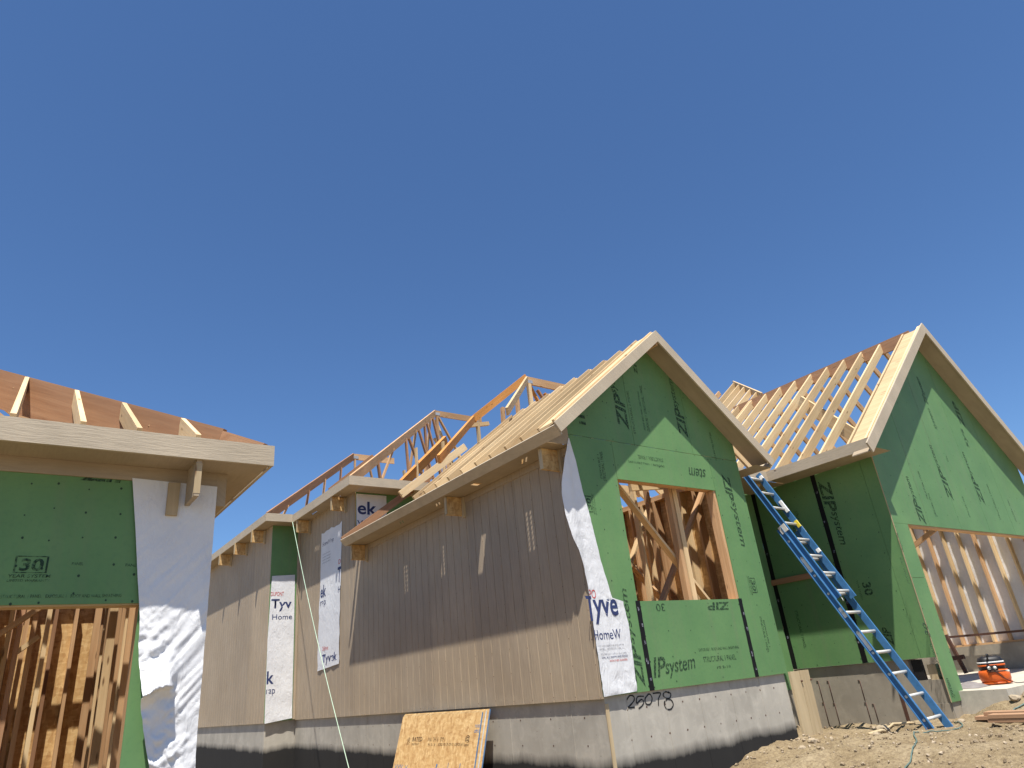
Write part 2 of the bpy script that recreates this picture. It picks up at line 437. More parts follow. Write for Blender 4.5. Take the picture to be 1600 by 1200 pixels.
# ---- gable front of the near wing: green panels with real joints
GW = box('gable_wall_plate', (.05, .03, .04), (3.40, .13, .08), W_FIR, H)
def panel(name, pts, ax, a0, a1, mat, par): return prism(name, pts, ax, a0, a1, mat, par)
g = .003
def gp(pts): return panel('sheathing_panel', pts, 1, .0, .0115, ZIP, GW)
gp([(0, 0), (.76 - g, 0), (.76 - g, 3.04 - g), (0, 3.04 - g)])
gp([(.76 + g, 0), (2.75 - g, 0), (2.75 - g, .99), (.76 + g, .99)])
gp([(2.75 + g, 0), (3.44, 0), (3.44, 3.04 - g), (2.75 + g, 3.04 - g)])
gp([(.76 + g, 2.52), (2.75 - g, 2.52), (2.75 - g, 3.04 - g), (.76 + g, 3.04 - g)])
gp([(0, 3.04 + g), (1.2 - g, 3.04 + g), (1.2 - g, wall_top(1.2)), (0, wall_top(0))])
gp([(1.2 + g, 3.04 + g), (2.42 - g, 3.04 + g), (2.42 - g, wall_top(2.42)), (XR, wall_top(XR)), (1.2 + g, wall_top(1.2))])
gp([(2.42 + g, 3.04 + g), (3.44, 3.04 + g), (3.44, wall_top(3.44)), (2.42 + g, wall_top(2.42))])
# window frame lumber behind the opening
for lo, hi in (((.69, .014, .08), (.765, .15, 2.52)), ((2.705, .014, .08), (2.78, .15, 2.52)), ((.69, .014, 2.525), (2.78, .15, 2.75)), ((.766, .014, .95), (2.704, .15, .985))):
    box('window_framing', lo, hi, W_FIR, GW)
for x in (.05, .38, 3.05, 3.36):
    box('stud', (x, .016, .08), (x + .038, .15, 3.1), W_FIR, GW)
for x in (1.0, 1.4, 1.8, 2.2, 2.6):
    box('stud', (x, .016, 2.76), (x + .038, .15, wall_top(x) - .15), W_FIR, GW)
def tape(p, q, w, ax, parent, off=.0022):
    """flat strip with slightly uneven edges"""
    p, q = Vector(p), Vector(q); n = 14; vs = []
    for i in range(n + 1):
        c = p.lerp(q, i / n)
        for s in (-1, 1):
            v = c.copy(); k = 0 if ax == 1 else 1
            v[k] += s * w / 2 * random.uniform(.93, 1.06); v[ax] -= off + random.uniform(0, .0015); vs.append(v)
    fs = [(2 * i, 2 * i + 1, 2 * i + 3, 2 * i + 2) for i in range(n)]
    return obj('seam_tape', vs, fs, TAPE, parent)
tape((.757, 0, .0), (.757, 0, .995), .078, 1, GW); tape((2.752, 0, .0), (2.752, 0, .995), .078, 1, GW)
def scuffs(parent, pts, ax, off=.0035):
    """pale stickers / scuffs on the tape"""
    vs = []; fs = []
    for p in pts:
        k = len(vs); a = 0 if ax == 1 else 1
        for du, dv in ((-.018, -.02), (.018, -.02), (.018, .02), (-.018, .02)):
            v = Vector(p); v[a] += du * random.uniform(.5, 1); v[2] += dv * random.uniform(.6, 1.3); v[ax] -= off + .002; vs.append(v)
        fs.append((k, k + 1, k + 2, k + 3))
    tag(obj('tape_scuff', vs, fs, INK_GREY, parent), kind='stuff')
scuffs(GW, [(.757 + random.uniform(-.015, .015), 0, z) for z in (.12, .3, .33, .52, .71, .9)] + [(2.752 + random.uniform(-.015, .015), 0, z) for z in (.1, .27, .3, .6, .8)], 1)

def nails(parent, cols, zs, ax, val, inside, kx=0):
    vs = []; fs = []
    for c in cols:
        for z in zs:
            a = c + random.uniform(-.012, .012); b = z + random.uniform(-.04, .04)
            if not inside(a, b): continue
            r = random.uniform(.005, .009); k = len(vs)
            for i in range(6):
                t_ = i * math.pi / 3; v = [0, 0, 0]; v[kx] = a + r * math.cos(t_); v[2] = b + r * 1.2 * math.sin(t_); v[ax] = val - .0018; vs.append(v)
            fs.append(tuple(range(k, k + 6)))
    return tag(obj('nail_head', vs, fs, NAIL, parent), kind='stuff')
def in_gable(x, z): return 0 < x < 3.44 and .02 < z < wall_top(x) - .05 and not (.74 < x < 2.77 and .99 < z < 2.54)
nails(GW, [.03, .38, .72, .80, 1.2, 1.62, 2.05, 2.45, 2.71, 2.79, 3.1, 3.41], [.03 + .3 * i for i in range(16)], 1, 0, in_gable)
# prints on the gable sheathing
def vprint(txt, x0, z0, x1, z1, hgt, y, par, side=1, shear=.25, bold=.012):
    """print running from (x0,z0) to (x1,z1) on a plane y; the letters' tops to the left of the run"""
    u = Vector((x1 - x0, 0, z1 - z0)); v = Vector((-u.z, 0, u.x)).normalized() * hgt
    return lettering(txt, Vector((x0, y - .0024, z0)), u, v, INK, par, shear, bold)
GY = 0
def pxp(txt, x0, y0, x1, y1, hgt, shear=.25, bold=.012):
    a_, b_ = at(x0, y0, 1, 0), at(x1, y1, 1, 0); xm = (a_.x + b_.x) / 2 + hgt / 2
    return vprint(txt, xm, a_.z, xm, b_.z, hgt, GY, GW, shear=shear, bold=bold)
pxp('ZIP', 977, 671, 964, 618, .20, bold=.03); pxp('sys', 963, 617, 957, 596, .13)
pxp('ZIP', 1071, 684, 1058, 640, .19, bold=.03); pxp('system', 1057, 639, 1049, 594, .13)
vprint('ZIP', 2.98, 2.80, 2.98, 2.42, .17, GY, GW, bold=.03); vprint('system', 3.02, 2.40, 3.02, 1.74, .15, GY, GW)
vprint('ZIP', .66, .05, .66, .48, .15, GY, GW, bold=.03); vprint('system', .63, .50, .63, 1.12, .12, GY, GW)
vprint('IP', .82, .13, 1.02, .13, .22, GY, GW, bold=.02); vprint('system', 1.02, .10, 1.56, .13, .19, GY, GW)
vprint('STRUCTURAL 1 PANEL', 1.75, .24, 2.40, .235, .065, GY, GW, shear=0, bold=.01); vprint('EXPOSURE 1  ROOF AND WALL SHEATHING', 1.70, .37, 2.50, .365, .035, GY, GW, shear=0)
vprint('PS 2-18', 1.98, .15, 2.25, .15, .03, GY, GW, shear=0)
vprint('ZIP', 2.50, .955, 2.05, .955, .10, GY, GW, bold=.03); vprint('30', 1.22, .955, 1.06, .955, .09, GY, GW, shear=0)
vprint('stem', 2.62, 2.83, 2.25, 2.83, .15, GY, GW); vprint('STRUCTURAL 1 PANEL', 1.72, 2.90, 1.22, 2.90, .055, GY, GW, shear=0, bold=.01); vprint('EXPOSURE 1  WALL SHEATHING', 1.72, 2.80, 1.02, 2.80, .03, GY, GW, shear=0)
pxp('EXPOSURE 1  STRUCTURAL 1 PANEL', 1014, 674, 1000, 602, .05, 0); pxp('ROOF AND WALL SHEATHING', 1007, 672, 997, 612, .035, 0); pxp('STRUCTURAL 1 PANEL', 992, 678, 980, 610, .04, 0)
pxp('STRUCTURAL 1 PANEL', 948, 752, 936, 705, .05, 0); pxp('EXPOSURE 1', 941, 748, 933, 710, .035, 0); pxp('iI', 912, 664, 906, 648, .12, 0)
vprint('ROOF AND WALL SHEATHING', 2.95, 3.0, 2.95, 3.45, .045, GY, GW, shear=0); vprint('STRUCTURAL 1 PANEL', 3.10, .75, 3.10, .28, .04, GY, GW, shear=0); vprint('EXPOSURE 1', 3.16, .7, 3.16, .35, .03, GY, GW, shear=0)
pxp('zi', 994, 585, 990, 570, .10)
def badge30(p, u, v, y, par, frame=.012):
    """the '30' year warranty mark: a filled box with the number left out, two lines below"""
    p = Vector(p); u = Vector(u); v = Vector(v)
    lettering('30', p + v * .42 + u * .22, u * .56, v * .5, INK, par, .1, .03)
    for a, b, c, d in ((.1, .34, .9, .38), (.1, .98, .9, 1.02), (.1, .38, .15, .98), (.85, .38, .9, .98)):
        obj('printed_lettering', [p + u * a + v * b, p + u * c + v * b, p + u * c + v * d, p + u * a + v * d], [(0, 1, 2, 3)], INK, par)
    lettering('YEAR SYSTEM', p + v * .16, u, v * .13, INK, par, .1, .01); lettering('LIMITED WARRANTY', p, u, v * .1, INK, par, .1)
badge30((.30, -.0024, 2.02), (0, 0, .26), (-.16, 0, 0), 0, GW)
badge30((3.02, -.0024, 1.30), (0, 0, -.26), (.17, 0, 0), 0, GW)

# ---- rake boards, soffits, near wing
RY0, RY1 = -.335, -.310
def rake_pts(sgn, foot, zb=4.60, zt=4.782, cut=.10):
    x1 = XR + sgn * foot
    return [(XR, zb), (XR, zt), (x1 + sgn * .09, zt - SL * (foot + .09)), (x1, zb - SL * foot)]
rk = prism('rake_board', rake_pts(-1, 2.12), 1, RY0, RY1, TRIM, H); prism('rake_board', rake_pts(1, 2.12), 1, RY0, RY1, TRIM, H)
for sgn in (-1, 1):
    xe = XR + sgn * 2.13
    prism('rake_soffit', [(XR, 4.66), (XR, 4.675), (xe, 4.675 - .79 * 2.13), (xe, 4.66 - .79 * 2.13)], 1, RY1 + .002, -.002, SOFF, H)
# eave boxes
fas = prism('eave_fascia', [(-.480, 2.985), (-.462, 3.003), (-.362, 2.895), (-.380, 2.877)], 1, -.308, 6.12, TRIM, H)
prism('eave_fascia', [(3.44 + .462, 3.003), (3.44 + .480, 2.985), (3.44 + .380, 2.877), (3.44 + .362, 2.895)], 1, -.308, 6.3, TRIM, H)
ZS = 2.888
# soffit of the long side: boards between openings (vent holes and an uncovered bay)
holes = []
def back(Y, z):                                                 # where the ray that lights (0,Y,z) crosses the soffit
    k = (ZS - z) / -SUN.z; return (0 - SUN.x * k, Y - SUN.y * k)
def vent(Y0, cols, rows, z0, z1):
    for r in range(rows):
        for c in range(cols):
            holes.append((*back(Y0 + c * .085, z0 + (z1 - z0) * r / (rows - 1)), .0052, .017))
vent(4.42, 2, 6, 1.82, 2.2); vent(3.2, 2, 7, 1.88, 2.27); vent(.93, 2, 8, 1.8, 2.26); 
hx0, hy0 = back(2.06, 2.22); hx1, hy1 = back(2.20, 1.70)
holes.append(((hx0 + hx1) / 2, (hy0 + hy1) / 2 + .01, abs(hx1 - hx0) / 2, .062))
def soffit_sheet(name, x0, x1, y0, y1, z, th, holes, parent, mat):
    xs = sorted({x0, x1} | {round(h[0] + s * h[2], 5) for h in holes for s in (-1, 1) if x0 < h[0] + s * h[2] < x1})
    ys = sorted({y0, y1} | {round(h[1] + s * h[3], 5) for h in holes for s in (-1, 1) if y0 < h[1] + s * h[3] < y1})
    vs = [(x, y, z) for y in ys for x in xs]; n = len(xs); fs = []; uv = []
    for j in range(len(ys) - 1):
        for i in range(n - 1):
            cx, cy = (xs[i] + xs[i + 1]) / 2, (ys[j] + ys[j + 1]) / 2
            if any(abs(cx - h[0]) < h[2] and abs(cy - h[1]) < h[3] for h in holes): continue
            q = (j * n + i, (j + 1) * n + i, (j + 1) * n + i + 1, j * n + i + 1); fs.append(q)
            uv.append([(vs[k][1], vs[k][0]) for k in q])
    return obj(name, vs, fs, mat, parent, uv)
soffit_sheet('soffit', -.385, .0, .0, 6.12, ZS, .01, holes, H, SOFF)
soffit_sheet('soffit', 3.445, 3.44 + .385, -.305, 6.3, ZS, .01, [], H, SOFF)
for sgn, xa, xb in ((-1, -.375, -.002),):        # ends of the eave boxes
    zi = 4.65 - .79 * (XR + .0)
    prism('eave_return', [(xa, ZS + .004), (xb, ZS + .004), (xb, 3.33) if sgn < 0 else (xb, 2.96), (xa, 3.0) if sgn < 0 else (xa, 3.33)], 1, -.006, .0, SOFF, H)
# inner closing boards
prism('eave_return', [(-.37, ZS + .004), (-.002, ZS + .004), (-.002, 3.2), (-.37, 2.95)], 1, 6.10, 6.115, SOFF, H)

# ---- long side wall: siding sheets with routed grooves over sheathing
def groove_sheet(y0, y1, x, z0, z1, th, parent, gap=.203, face=-1, ax='x'):
    """vertical siding sheet; grooves 10 mm wide, 6 mm deep"""
    prof = [(y0 + .0015, 0)]
    y = y0 + .05
    while y < y1 - .03:
        prof += [(y - .007, 0), (y - .004, .007), (y + .004, .007), (y + .007, 0)]; y += gap
    prof += [(y1 - .0015, 0)]
    vs = []; fs = []
    for z in (z0, z1):
        for (yy, d) in prof: vs.append((x + d, yy, z))
    n = len(prof)
    for i in range(n - 1): fs.append((i + 1, i, n + i, n + i + 1))
    k = len(vs)
    for z in (z0, z1): vs += [(x + th, y0 + .0015, z), (x + th, y1 - .0015, z)]
    fs += [(0, k, k + 2, n), (k + 1, n - 1, 2 * n - 1, k + 3), (k, k + 1, k + 3, k + 2), tuple(range(n)) + (k + 1, k), tuple(range(2 * n - 1, n - 1, -1)) + (k + 2, k + 3)]
    return obj('siding_sheet', vs, fs, SIDING, parent)
SW = box('side_wall_sheathing', (.016, .012, .0), (.028, 6.545, 2.86), OSB, H)
y = 0.003
while y < 6.5:
    y1 = min(y + 1.22, 6.55); groove_sheet(y, y1, .0, -.02, ZS - .004, .015, SW); y = y1
vs = []; fs = []
for c in [.06 + .406 * i for i in range(17)]:
    for zz in [.02 + .3 * i for i in range(10)]:
        a_, b_, r_, k = c + random.uniform(-.01, .01), zz + random.uniform(-.03, .03), .006, len(vs)
        for i in range(6): vs.append((-.0012, a_ + r_ * math.cos(i * 1.047), b_ + r_ * math.sin(i * 1.047)))
        fs.append(tuple(range(k, k + 6)))
tag(obj('nail_head', vs, fs, STEEL, SW), kind='stuff')
# frieze along the top
box('frieze_board', (-.016, .05, 2.79), (-.001, 6.1, ZS - .003), SIDING, SW)
# corbels under the eave
def corbel(y, x, zt, par, out=.30, hgt=.28):
    c = box('corbel', (x - out, y - .022, zt - hgt), (x - .003, y + .022, zt - .004), OSB, par)
    box('corbel_edge', (x - out - .012, y - .03, zt - hgt * .98), (x - out - .001, y + .03, zt - .006), W_OLD, c)
    box('corbel_cleat', (x - .045, y - .075, zt - hgt - .03), (x - .004, y - .026, zt - .006), W_OLD, c)
for yy in (.22, 2.55, 6.0): corbel(yy, 0, ZS, H)

# ---- roof of the near wing
RB = box('ridge_board', (XR - .02, -.30, 4.55), (XR + .02, 3.5, 4.745), W_FIR, H)
nrm = Vector((-SL, 0, 1)).normalized()
def rafter(y, x0, x1, topf, slope, mat, par, dep=.14, w=.038, sg=1, name='rafter'):
    n = Vector((-slope * sg, 0, 1)).normalized()
    j = lambda k: Vector((0, random.uniform(-k, k), random.uniform(-.006, .006)))
    a = Vector((x0 + random.uniform(-.012, .012), y, topf(x0))) - n * dep / 2 + j(.012); b = Vector((x1, y, topf(x1))) - n * dep / 2 + j(.006)
    return board(name, a, b, w, dep, mat, par, n)
rt = lambda x: roof_top(x) + .035
ys = [-.288] + [-.248] + [.06 + .362 * i for i in range(10)]
for i, y in enumerate(ys):
    dp_ = .085 if i < 2 else .14
    rafter(y, -.44, XR - .022, rt if i else (lambda x: roof_top(x) + .01), SL, W_LIGHT, RB, dep=dp_)
    rafter(y, 3.44 + .44, XR + .022, rt if i else (lambda x: roof_top(x) + .01), SL, W_LIGHT, RB, sg=-1, dep=dp_)
prism('gable_lookout', [(XR - .05, 4.72), (XR - .05, 4.745), (-.45, 4.745 - SL * 2.12), (-.45, 4.72 - SL * 2.12)], 1, -.235, .02, W_LIGHT, RB)
# blocking between rafters behind the fascia
for i in range(9):
    y = .08 + .362 * i
    if i not in (2, 5, 7): box('blocking', (-.03, y, 2.95), (.008, y + .32, 3.19), W_LIGHT, RB)
for i in range(1, 10):
    pass
# last, darker rafters and the loose board on the far end of this roof
rafter(6.2, -.43, 1.55, lambda x: 3.17 + .74 * (x + .28), .74, W_RED, RB)
rafter(5.78, .60, 2.2, lambda x: 3.92 + .75 * (x - .6), .75, W_LIGHT, RB, dep=.15, w=.05, name='loose_board')
# ceiling joists of the near wing
for i in range(3): box('ceiling_joist', (.1, 1.0 + i * 1.0, 3.0), (3.34, 1.038 + i * 1.0, 3.18), W_LIGHT, H)
for i in range(4): box('stored_plank', (.15, 2.3 + i * .27, 3.19 + .03 * (i % 2)), (3.3, 2.53 + i * .27, 3.225 + .03 * (i % 2)), W_LIGHT, H)

# ---- interior of the near wing seen through the window
IW = box('interior_wall_plate', (3.26, .16, .0), (3.40, 3.6, .04), W_FIR, H)
panel('strand_board_sheet', [(.15, .0), (1.35, .0), (1.35, 2.9), (.15, 2.9)], 0, 3.405, 3.417, OSB, IW)
panel('strand_board_sheet', [(1.356, .0), (2.58, .0), (2.58, 2.9), (1.356, 2.9)], 0, 3.405, 3.417, OSB, IW)
panel('strand_board_sheet', [(2.586, .0), (3.8, .0), (3.8, 2.9), (2.586, 2.9)], 0, 3.405, 3.417, OSB, IW)
for i in range(12): box('stud', (3.25, .22 + .285 * i, .04), (3.40, .26 + .285 * i, 2.82), W_FIR if i % 3 else W_LIGHT, IW)
box('top_plate', (3.265, .16, 2.821), (3.402, 3.6, 2.90), W_FIR, IW)
IB = box('interior_wall_plate', (.2, 3.5, .0), (3.25, 3.63, .04), W_FIR, H)
for k in range(3): panel('strand_board_sheet', [(.1 + 1.1 * k, .0), (1.195 + 1.1 * k, .0), (1.195 + 1.1 * k, 3.15), (.1 + 1.1 * k, 3.15)], 1, 3.64, 3.652, OSB, IB)
for i in range(11): box('stud', (.2 + .285 * i, 3.505, .04), (.24 + .285 * i, 3.632, 2.82), W_FIR if i % 3 else W_LIGHT, IB)
box('top_plate', (.2, 3.502, 2.821), (3.25, 3.635, 2.90), W_FIR, IB)
prism('strand_board_sheet', [(.12, 3.16), (3.3, 3.16), (3.3, roof_top(3.3) - .22), (XR, roof_top(XR) - .24), (.12, roof_top(.12) - .22)], 1, 3.64, 3.652, OSB, IB)
box('interior_sheathing', (.03, .16, .0), (.041, 3.5, 2.85), OSB, H)
# post and cross braces in the opening
pt, pb = at(1052, 765, 1, .30), at(1082, 945, 1, .30); pb.z = .0; pb.x = pt.x = (pt.x + pb.x) / 2
board('post', (pt.x, .30, .0), (pt.x, .30, 3.0), .085, .09, W_LIGHT, H, up=(0, 1, 0))
board('post', (pt.x - .09, .31, .0), (pt.x - .09, .31, 3.0), .06, .09, W_FIR, H, up=(0, 1, 0))
a, b = at(960, 755, 1, .42), at(1110, 945, 1, .42); d = (b - a); board('diagonal_brace', a - d * .15, b + d * .25, .038, .10, W_LIGHT, H, up=(0, 1, 0)).data
a, b = at(1104, 750, 1, .62), at(1030, 950, 1, .62); d = (b - a); board('diagonal_brace', a - d * .1, b + d * .3, .038, .10, W_FIR, H, up=(0, 1, 0))
for k, (x, y) in enumerate(((2.35, 1.25), (2.72, 1.3), (3.0, 1.0), (2.0, 1.9))): board('post', (x, y, .0), (x, y, 3.0), .045, .09, (W_LIGHT, W_FIR)[k % 2], H, up=(0, 1, 0))
board('diagonal_brace', (1.3, 1.6, .2), (3.2, 1.75, 2.7), .04, .1, W_LIGHT, H, up=(0, 1, 0)); board('diagonal_brace', (3.15, 1.2, .6), (2.0, 2.2, 2.8), .04, .1, W_FIR, H, up=(0, 1, 0))
board('temporary_joist', at(985, 762, 1, .9), at(1060, 752, 1, .9) + Vector((.6, 0, 0)), .05, .1, W_LIGHT, H)

# ---- second block (B) and third block (C) along the side
SB = box('side_wall_sheathing', (.016, 6.56, .0), (.028, 9.64, 4.072), OSB, H)
y = 6.555
while y < 9.6:
    y1 = min(y + 1.22, 9.648); groove_sheet(y, y1, .0, -.02, 4.073, .015, SB); y = y1
prism('front_wall_sheathing', [(.03, 2.4), (6.5, 2.4), (6.5, 4.09), (.03, 4.09)], 1, 6.551, 6.562, ZIP, H)
BFx, BFy = -.33, 6.07
box('eave_fascia', (BFx, BFy + .002, 4.065), (BFx + .025, 9.248, 4.245), TRIM, H)
box('eave_fascia', (BFx - .002, BFy - .025, 4.065), (6.2, BFy, 4.247), TRIM, H)
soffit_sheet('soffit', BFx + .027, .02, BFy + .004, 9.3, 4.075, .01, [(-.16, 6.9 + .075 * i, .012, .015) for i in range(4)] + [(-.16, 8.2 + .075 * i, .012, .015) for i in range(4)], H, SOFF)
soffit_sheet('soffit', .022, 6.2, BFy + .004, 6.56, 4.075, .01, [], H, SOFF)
SC = box('side_wall_sheathing', (-.624, 9.665, .0), (-.612, 20.8, 4.07), OSB, H)
y = 9.66
while y < 20.7:
    y1 = min(y + 1.22, 20.8); groove_sheet(y, y1, -.64, -.02, 4.07, .015, SC); y = y1
FC = prism('front_wall_sheathing', [(-.638, -.01), (-.002, -.01), (-.002, 4.08), (-.638, 4.08)], 1, 9.646, 9.657, ZIP, H)
box('eave_fascia', (-.93, 9.252, 4.075), (-.905, 21.0, 4.25), TRIM, H); box('eave_fascia', (-.932, 9.225, 4.075), (-.332, 9.25, 4.252), TRIM, H)
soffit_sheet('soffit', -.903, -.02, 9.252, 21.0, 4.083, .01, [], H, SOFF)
for yy in (7.0, 9.0): corbel(yy, 0, 4.07, H)
for yy in (10.2, 11.6, 13.0): corbel(yy, -.64, 4.078, H)

# ---- hip roofs behind (open framing)
m_ = .815
def hipset(c, t, flat, mat_hip, mat_top, jack=True, down=.0):
    """hip rafter from corner c along (1,1,m) for t metres of run, flat top of length flat to the right, posts and webs below"""
    c = Vector(c); ap = c + Vector((t, t, m_ * t)); n = Vector((-m_ / 2, -m_ / 2, 1)).normalized()
    hp = board('hip_rafter', c - n * .09, ap - n * .09, .045, .20, mat_hip, H, n)
    tp = board('flat_top_chord', ap + Vector((-.02, 0, -.10)), ap + Vector((flat, .0, -.10)), .04, .19, mat_top, H)
    return hp, tp, ap
hB, tB, apB = hipset((BFx + .05, BFy + .05, 4.26), 4.98, 1.75, W_FIR, W_FIR)
def web(p, q, mat=W_FIR, w=.04, h=.09, par=None, name='truss_web'): return board(name, p, q, w, h, mat, par, up=(0, 1, 0))
zc = 4.30
# trusses of block B: posts and diagonals hanging from the hip down to the ceiling line
for k, t_ in enumerate((1.2, 2.0, 2.75, 3.45, 4.1, 4.6)):
    p = Vector((BFx + t_, BFy + t_, 4.26 + m_ * t_ - .2))
    web(p, (p.x - (.55 if k % 2 else -.1), p.y, zc), W_FIR if k % 2 else W_RED, par=hB)
    if k > 1: web(p + Vector((.15, .1, .05)), (p.x + .9, p.y + .1, zc), W_RED, par=hB)
web(apB + Vector((.06, 0, -.2)), (apB.x + .08, apB.y, zc), W_FIR, w=.06, par=tB); web(apB + Vector((.1, .0, -.2)), (apB.x + 1.5, apB.y, apB.z - 2.6), W_FIR, par=tB)
web(apB + Vector((.15, .25, -.2)), (apB.x + .9, apB.y + .25, apB.z - 2.2), W_LIGHT, w=.05, par=tB)
web(apB + Vector((-.02, .1, -.9)), (apB.x + 1.25, apB.y + .1, apB.z - 2.7), W_LIGHT, w=.05, par=tB)
web((apB.x + 1.6, apB.y, apB.z - .3), (apB.x + 1.75, apB.y, apB.z - 2.5), W_LIGHT, par=tB)
box('bottom_chord', (.0, 6.62, 4.26), (6.0, 6.66, 4.38), W_FIR, H); box('bottom_chord', (.0, 8.0, 4.27), (6.0, 8.04, 4.38), W_FIR, H)
# jack rafters of the hip's left face (rise to the right, end on the hip)
for i in range(1, 5):
    yj = BFy + .45 + i * .62; xe = BFx + (yj - BFy) - .03
    if i in (1,): board('jack_rafter', (BFx + .05, yj, 4.24), (xe, yj, 4.24 + m_ * (xe - BFx)), .038, .12, W_RED, hB, up=(-m_, 0, 1))
hC, tC, apC = hipset((-.9, 9.28, 4.27), 3.68, 1.4, W_RED, W_FIR)
for k, t_ in enumerate((.7, 1.5, 2.2, 3.0)):
    p = Vector((-.9 + t_, 9.28 + t_, 4.27 + m_ * t_ - .18)); web(p, (p.x - .15, p.y, zc), W_RED if k % 2 else W_FIR, par=hC)
web(apC + Vector((.05, 0, -.2)), (apC.x + .05, apC.y, zc), W_FIR, par=tC); web(apC + Vector((.5, 0, -.2)), (apC.x + .9, apC.y, zc + 1), W_FIR, par=tC)
# main roof behind the near wing
apM = Vector((4.03, 5.57, 7.0)); n = Vector((-m_ / 2, -m_ / 2, 1)).normalized()
hM = board('hip_rafter', apM - Vector((3.0, 3.0, m_ * 3.0)) - n * .07, apM - n * .07, .045, .14, W_LIGHT, H, n)
tM = board('flat_top_chord', apM + Vector((.0, .0, -.11)), apM + Vector((2.2, 0, -.11)), .05, .20, W_FIR, H)
web(apM + Vector((.03, 0, -.2)), (apM.x + .06, apM.y, 4.9), W_LIGHT, w=.09, par=tM); web(apM + Vector((-.25, .15, -.45)), (apM.x - .3, apM.y + .15, 4.8), W_FIR, w=.07, par=tM)
web(apM + Vector((-.75, .1, -.9)), (apM.x - .8, apM.y + .1, 4.8), W_FIR, w=.07, par=tM); web(apM + Vector((.15, .1, -.2)), (apM.x + .9, apM.y + .1, 5.4), W_ORANGE, par=tM)
web(apM + Vector((.45, .2, -.2)), (apM.x + 1.3, apM.y + .2, 5.6), W_RED, par=tM); web(apM + Vector((.75, .3, -.2)), (apM.x + 1.55, apM.y + .3, 5.8), W_ORANGE, par=tM); web(apM + Vector((.0, .3, -1.2)), (apM.x - .9, apM.y + .3, 5.0), W_RED, par=tM); web(apM + Vector((-.5, .3, -1.1)), (apM.x + .2, apM.y + .3, 4.8), W_FIR, par=tM)
oa, ob = at(740, 655, 1, 6.0), at(819, 592, 1, 6.0); board('top_chord', oa, ob + (ob - oa) * .05, .045, .17, W_ORANGE, H, up=(-.8, 0, 1))
hl = ob * 0 + oa; board('valley_rafter', hl - Vector((2.45, 2.45, m_ * 2.45)), hl + Vector((.12, .12, .1)), .05, .15, W_ORANGE, H, n)
board('blocking', at(733, 665, 1, 6.4), at(763, 662, 1, 6.4), .08, .09, W_LIGHT, H); web(at(746, 660, 1, 6.4), at(750, 700, 1, 6.4), W_OLD, w=.06, par=H, name='truss_web')
oc, od = at(628, 757, 1, 8.2), at(694, 690, 1, 9.0); board('laminated_beam', oc, od + (od - oc) * .04, .09, .24, W_ORANGE, H, up=(-.5, -.5, 1))
web(at(650, 700, 1, 8.4), at(652, 750, 1, 8.4), W_LIGHT, par=H); web(at(692, 690, 1, 8.4), at(694, 745, 1, 8.4), W_LIGHT, par=H); web(at(631, 735, 1, 8.4), at(634, 756, 1, 8.4), W_OLD, par=H)
web(at(700, 730, 1, 7.5), at(701, 705, 1, 7.5), W_FIR, par=H); web(at(712, 700, 1, 7.5), at(718, 715, 1, 7.5), W_LIGHT, par=H)

PLATE = flat_mat('galvanised_plate', (.45, .46, .47), .5, .5)
def plate(p, par, s_=.11, ang=.0):
    p = Vector(p); board('connector_plate', p + Vector((-s_, -.0, 0)), p + Vector((s_, 0, .05 * ang)), .062, s_ * .9, PLATE, par)
plate(apB + Vector((.06, 0, -.12)), tB, .10); plate(apB + Vector((1.5, 0, -.12)), tB, .10); plate(apM + Vector((.05, 0, -.14)), tM, .09); plate(apM + Vector((.9, .05, -.14)), tM, .09)
plate(apC + Vector((.06, 0, -.12)), tC, .10)
# ---- house wrap
def sheet(name, left, right, plane_y, parent, nz=40, nx_=14, wob=.004, fn=None, mat=WRAP):
    """sheet between two edge polylines [(x,z)...] on the plane y, z falling; fn(a,b,x,z) -> extra offset towards the viewer"""
    def ev(pl, z):
        if z >= pl[0][1]: return pl[0][0]
        for (xa, za), (xb, zb) in zip(pl, pl[1:]):
            if za >= z >= zb: return xa + (xb - xa) * (za - z) / max(1e-6, za - zb)
        return pl[-1][0]
    vs = []; fs = []
    for j in range(nz + 1):
        b = j / nz
        for i in range(nx_ + 1):
            a = i / nx_
            zl = left[0][1] + (left[-1][1] - left[0][1]) * b; zr = right[0][1] + (right[-1][1] - right[0][1]) * b
            z = zl + (zr - zl) * a
            x = ev(left, zl) * (1 - a) + ev(right, zr) * a
            o_ = wob * (1 + noise.noise(Vector((x * 6 + z * 4, z * 3.0, 1.3)))) + (fn(a, b, x, z) if fn else 0)
            vs.append((x, plane_y - .004 - o_, z))
    for j in range(nz):
        for i in range(nx_):
            q = j * (nx_ + 1) + i; fs.append((q, q + nx_ + 1, q + nx_ + 2, q + 1))
    o = obj(name, vs, fs, mat, parent, smooth=True)
    return o
def P(x, y, Y=-.02):
    q = at(x, y, 1, Y); return (q.x, q.z)
TL = [P(889, 684), P(881, 715), P(876, 755), P(876, 772), P(882, 805), P(892, 838), P(903, 860), P(910, 880), P(918, 912), P(929, 985), P(944, 1089)]
TR = [P(890, 684), P(901, 720), P(911, 765), P(921, 800), P(940, 878), P(957.5, 936), P(962, 939), P(974, 938), P(978, 957), P(983, 975), P(987, 1005), P(991, 1040), P(996, 1080)]
def wrinkle(a, b, x, z):
    w_ = .008 * abs(noise.noise(Vector((x * 9, z * 11, 2)))) * (1 + 1.5 * smooth(.85, 1, b)) + .004 * abs(noise.noise(Vector((x * 25, z * 30, 5))))
    w_ += .010 * noise.voronoi(Vector((x * 10, z * 8, 1.4)))[0][0] * smooth(.15, .4, b)
    return w_ + (.03 * smooth(0, -.12, x))
WR = sheet('house_wrap', TL, TR, 0, H, 70, 12, .003, wrinkle)
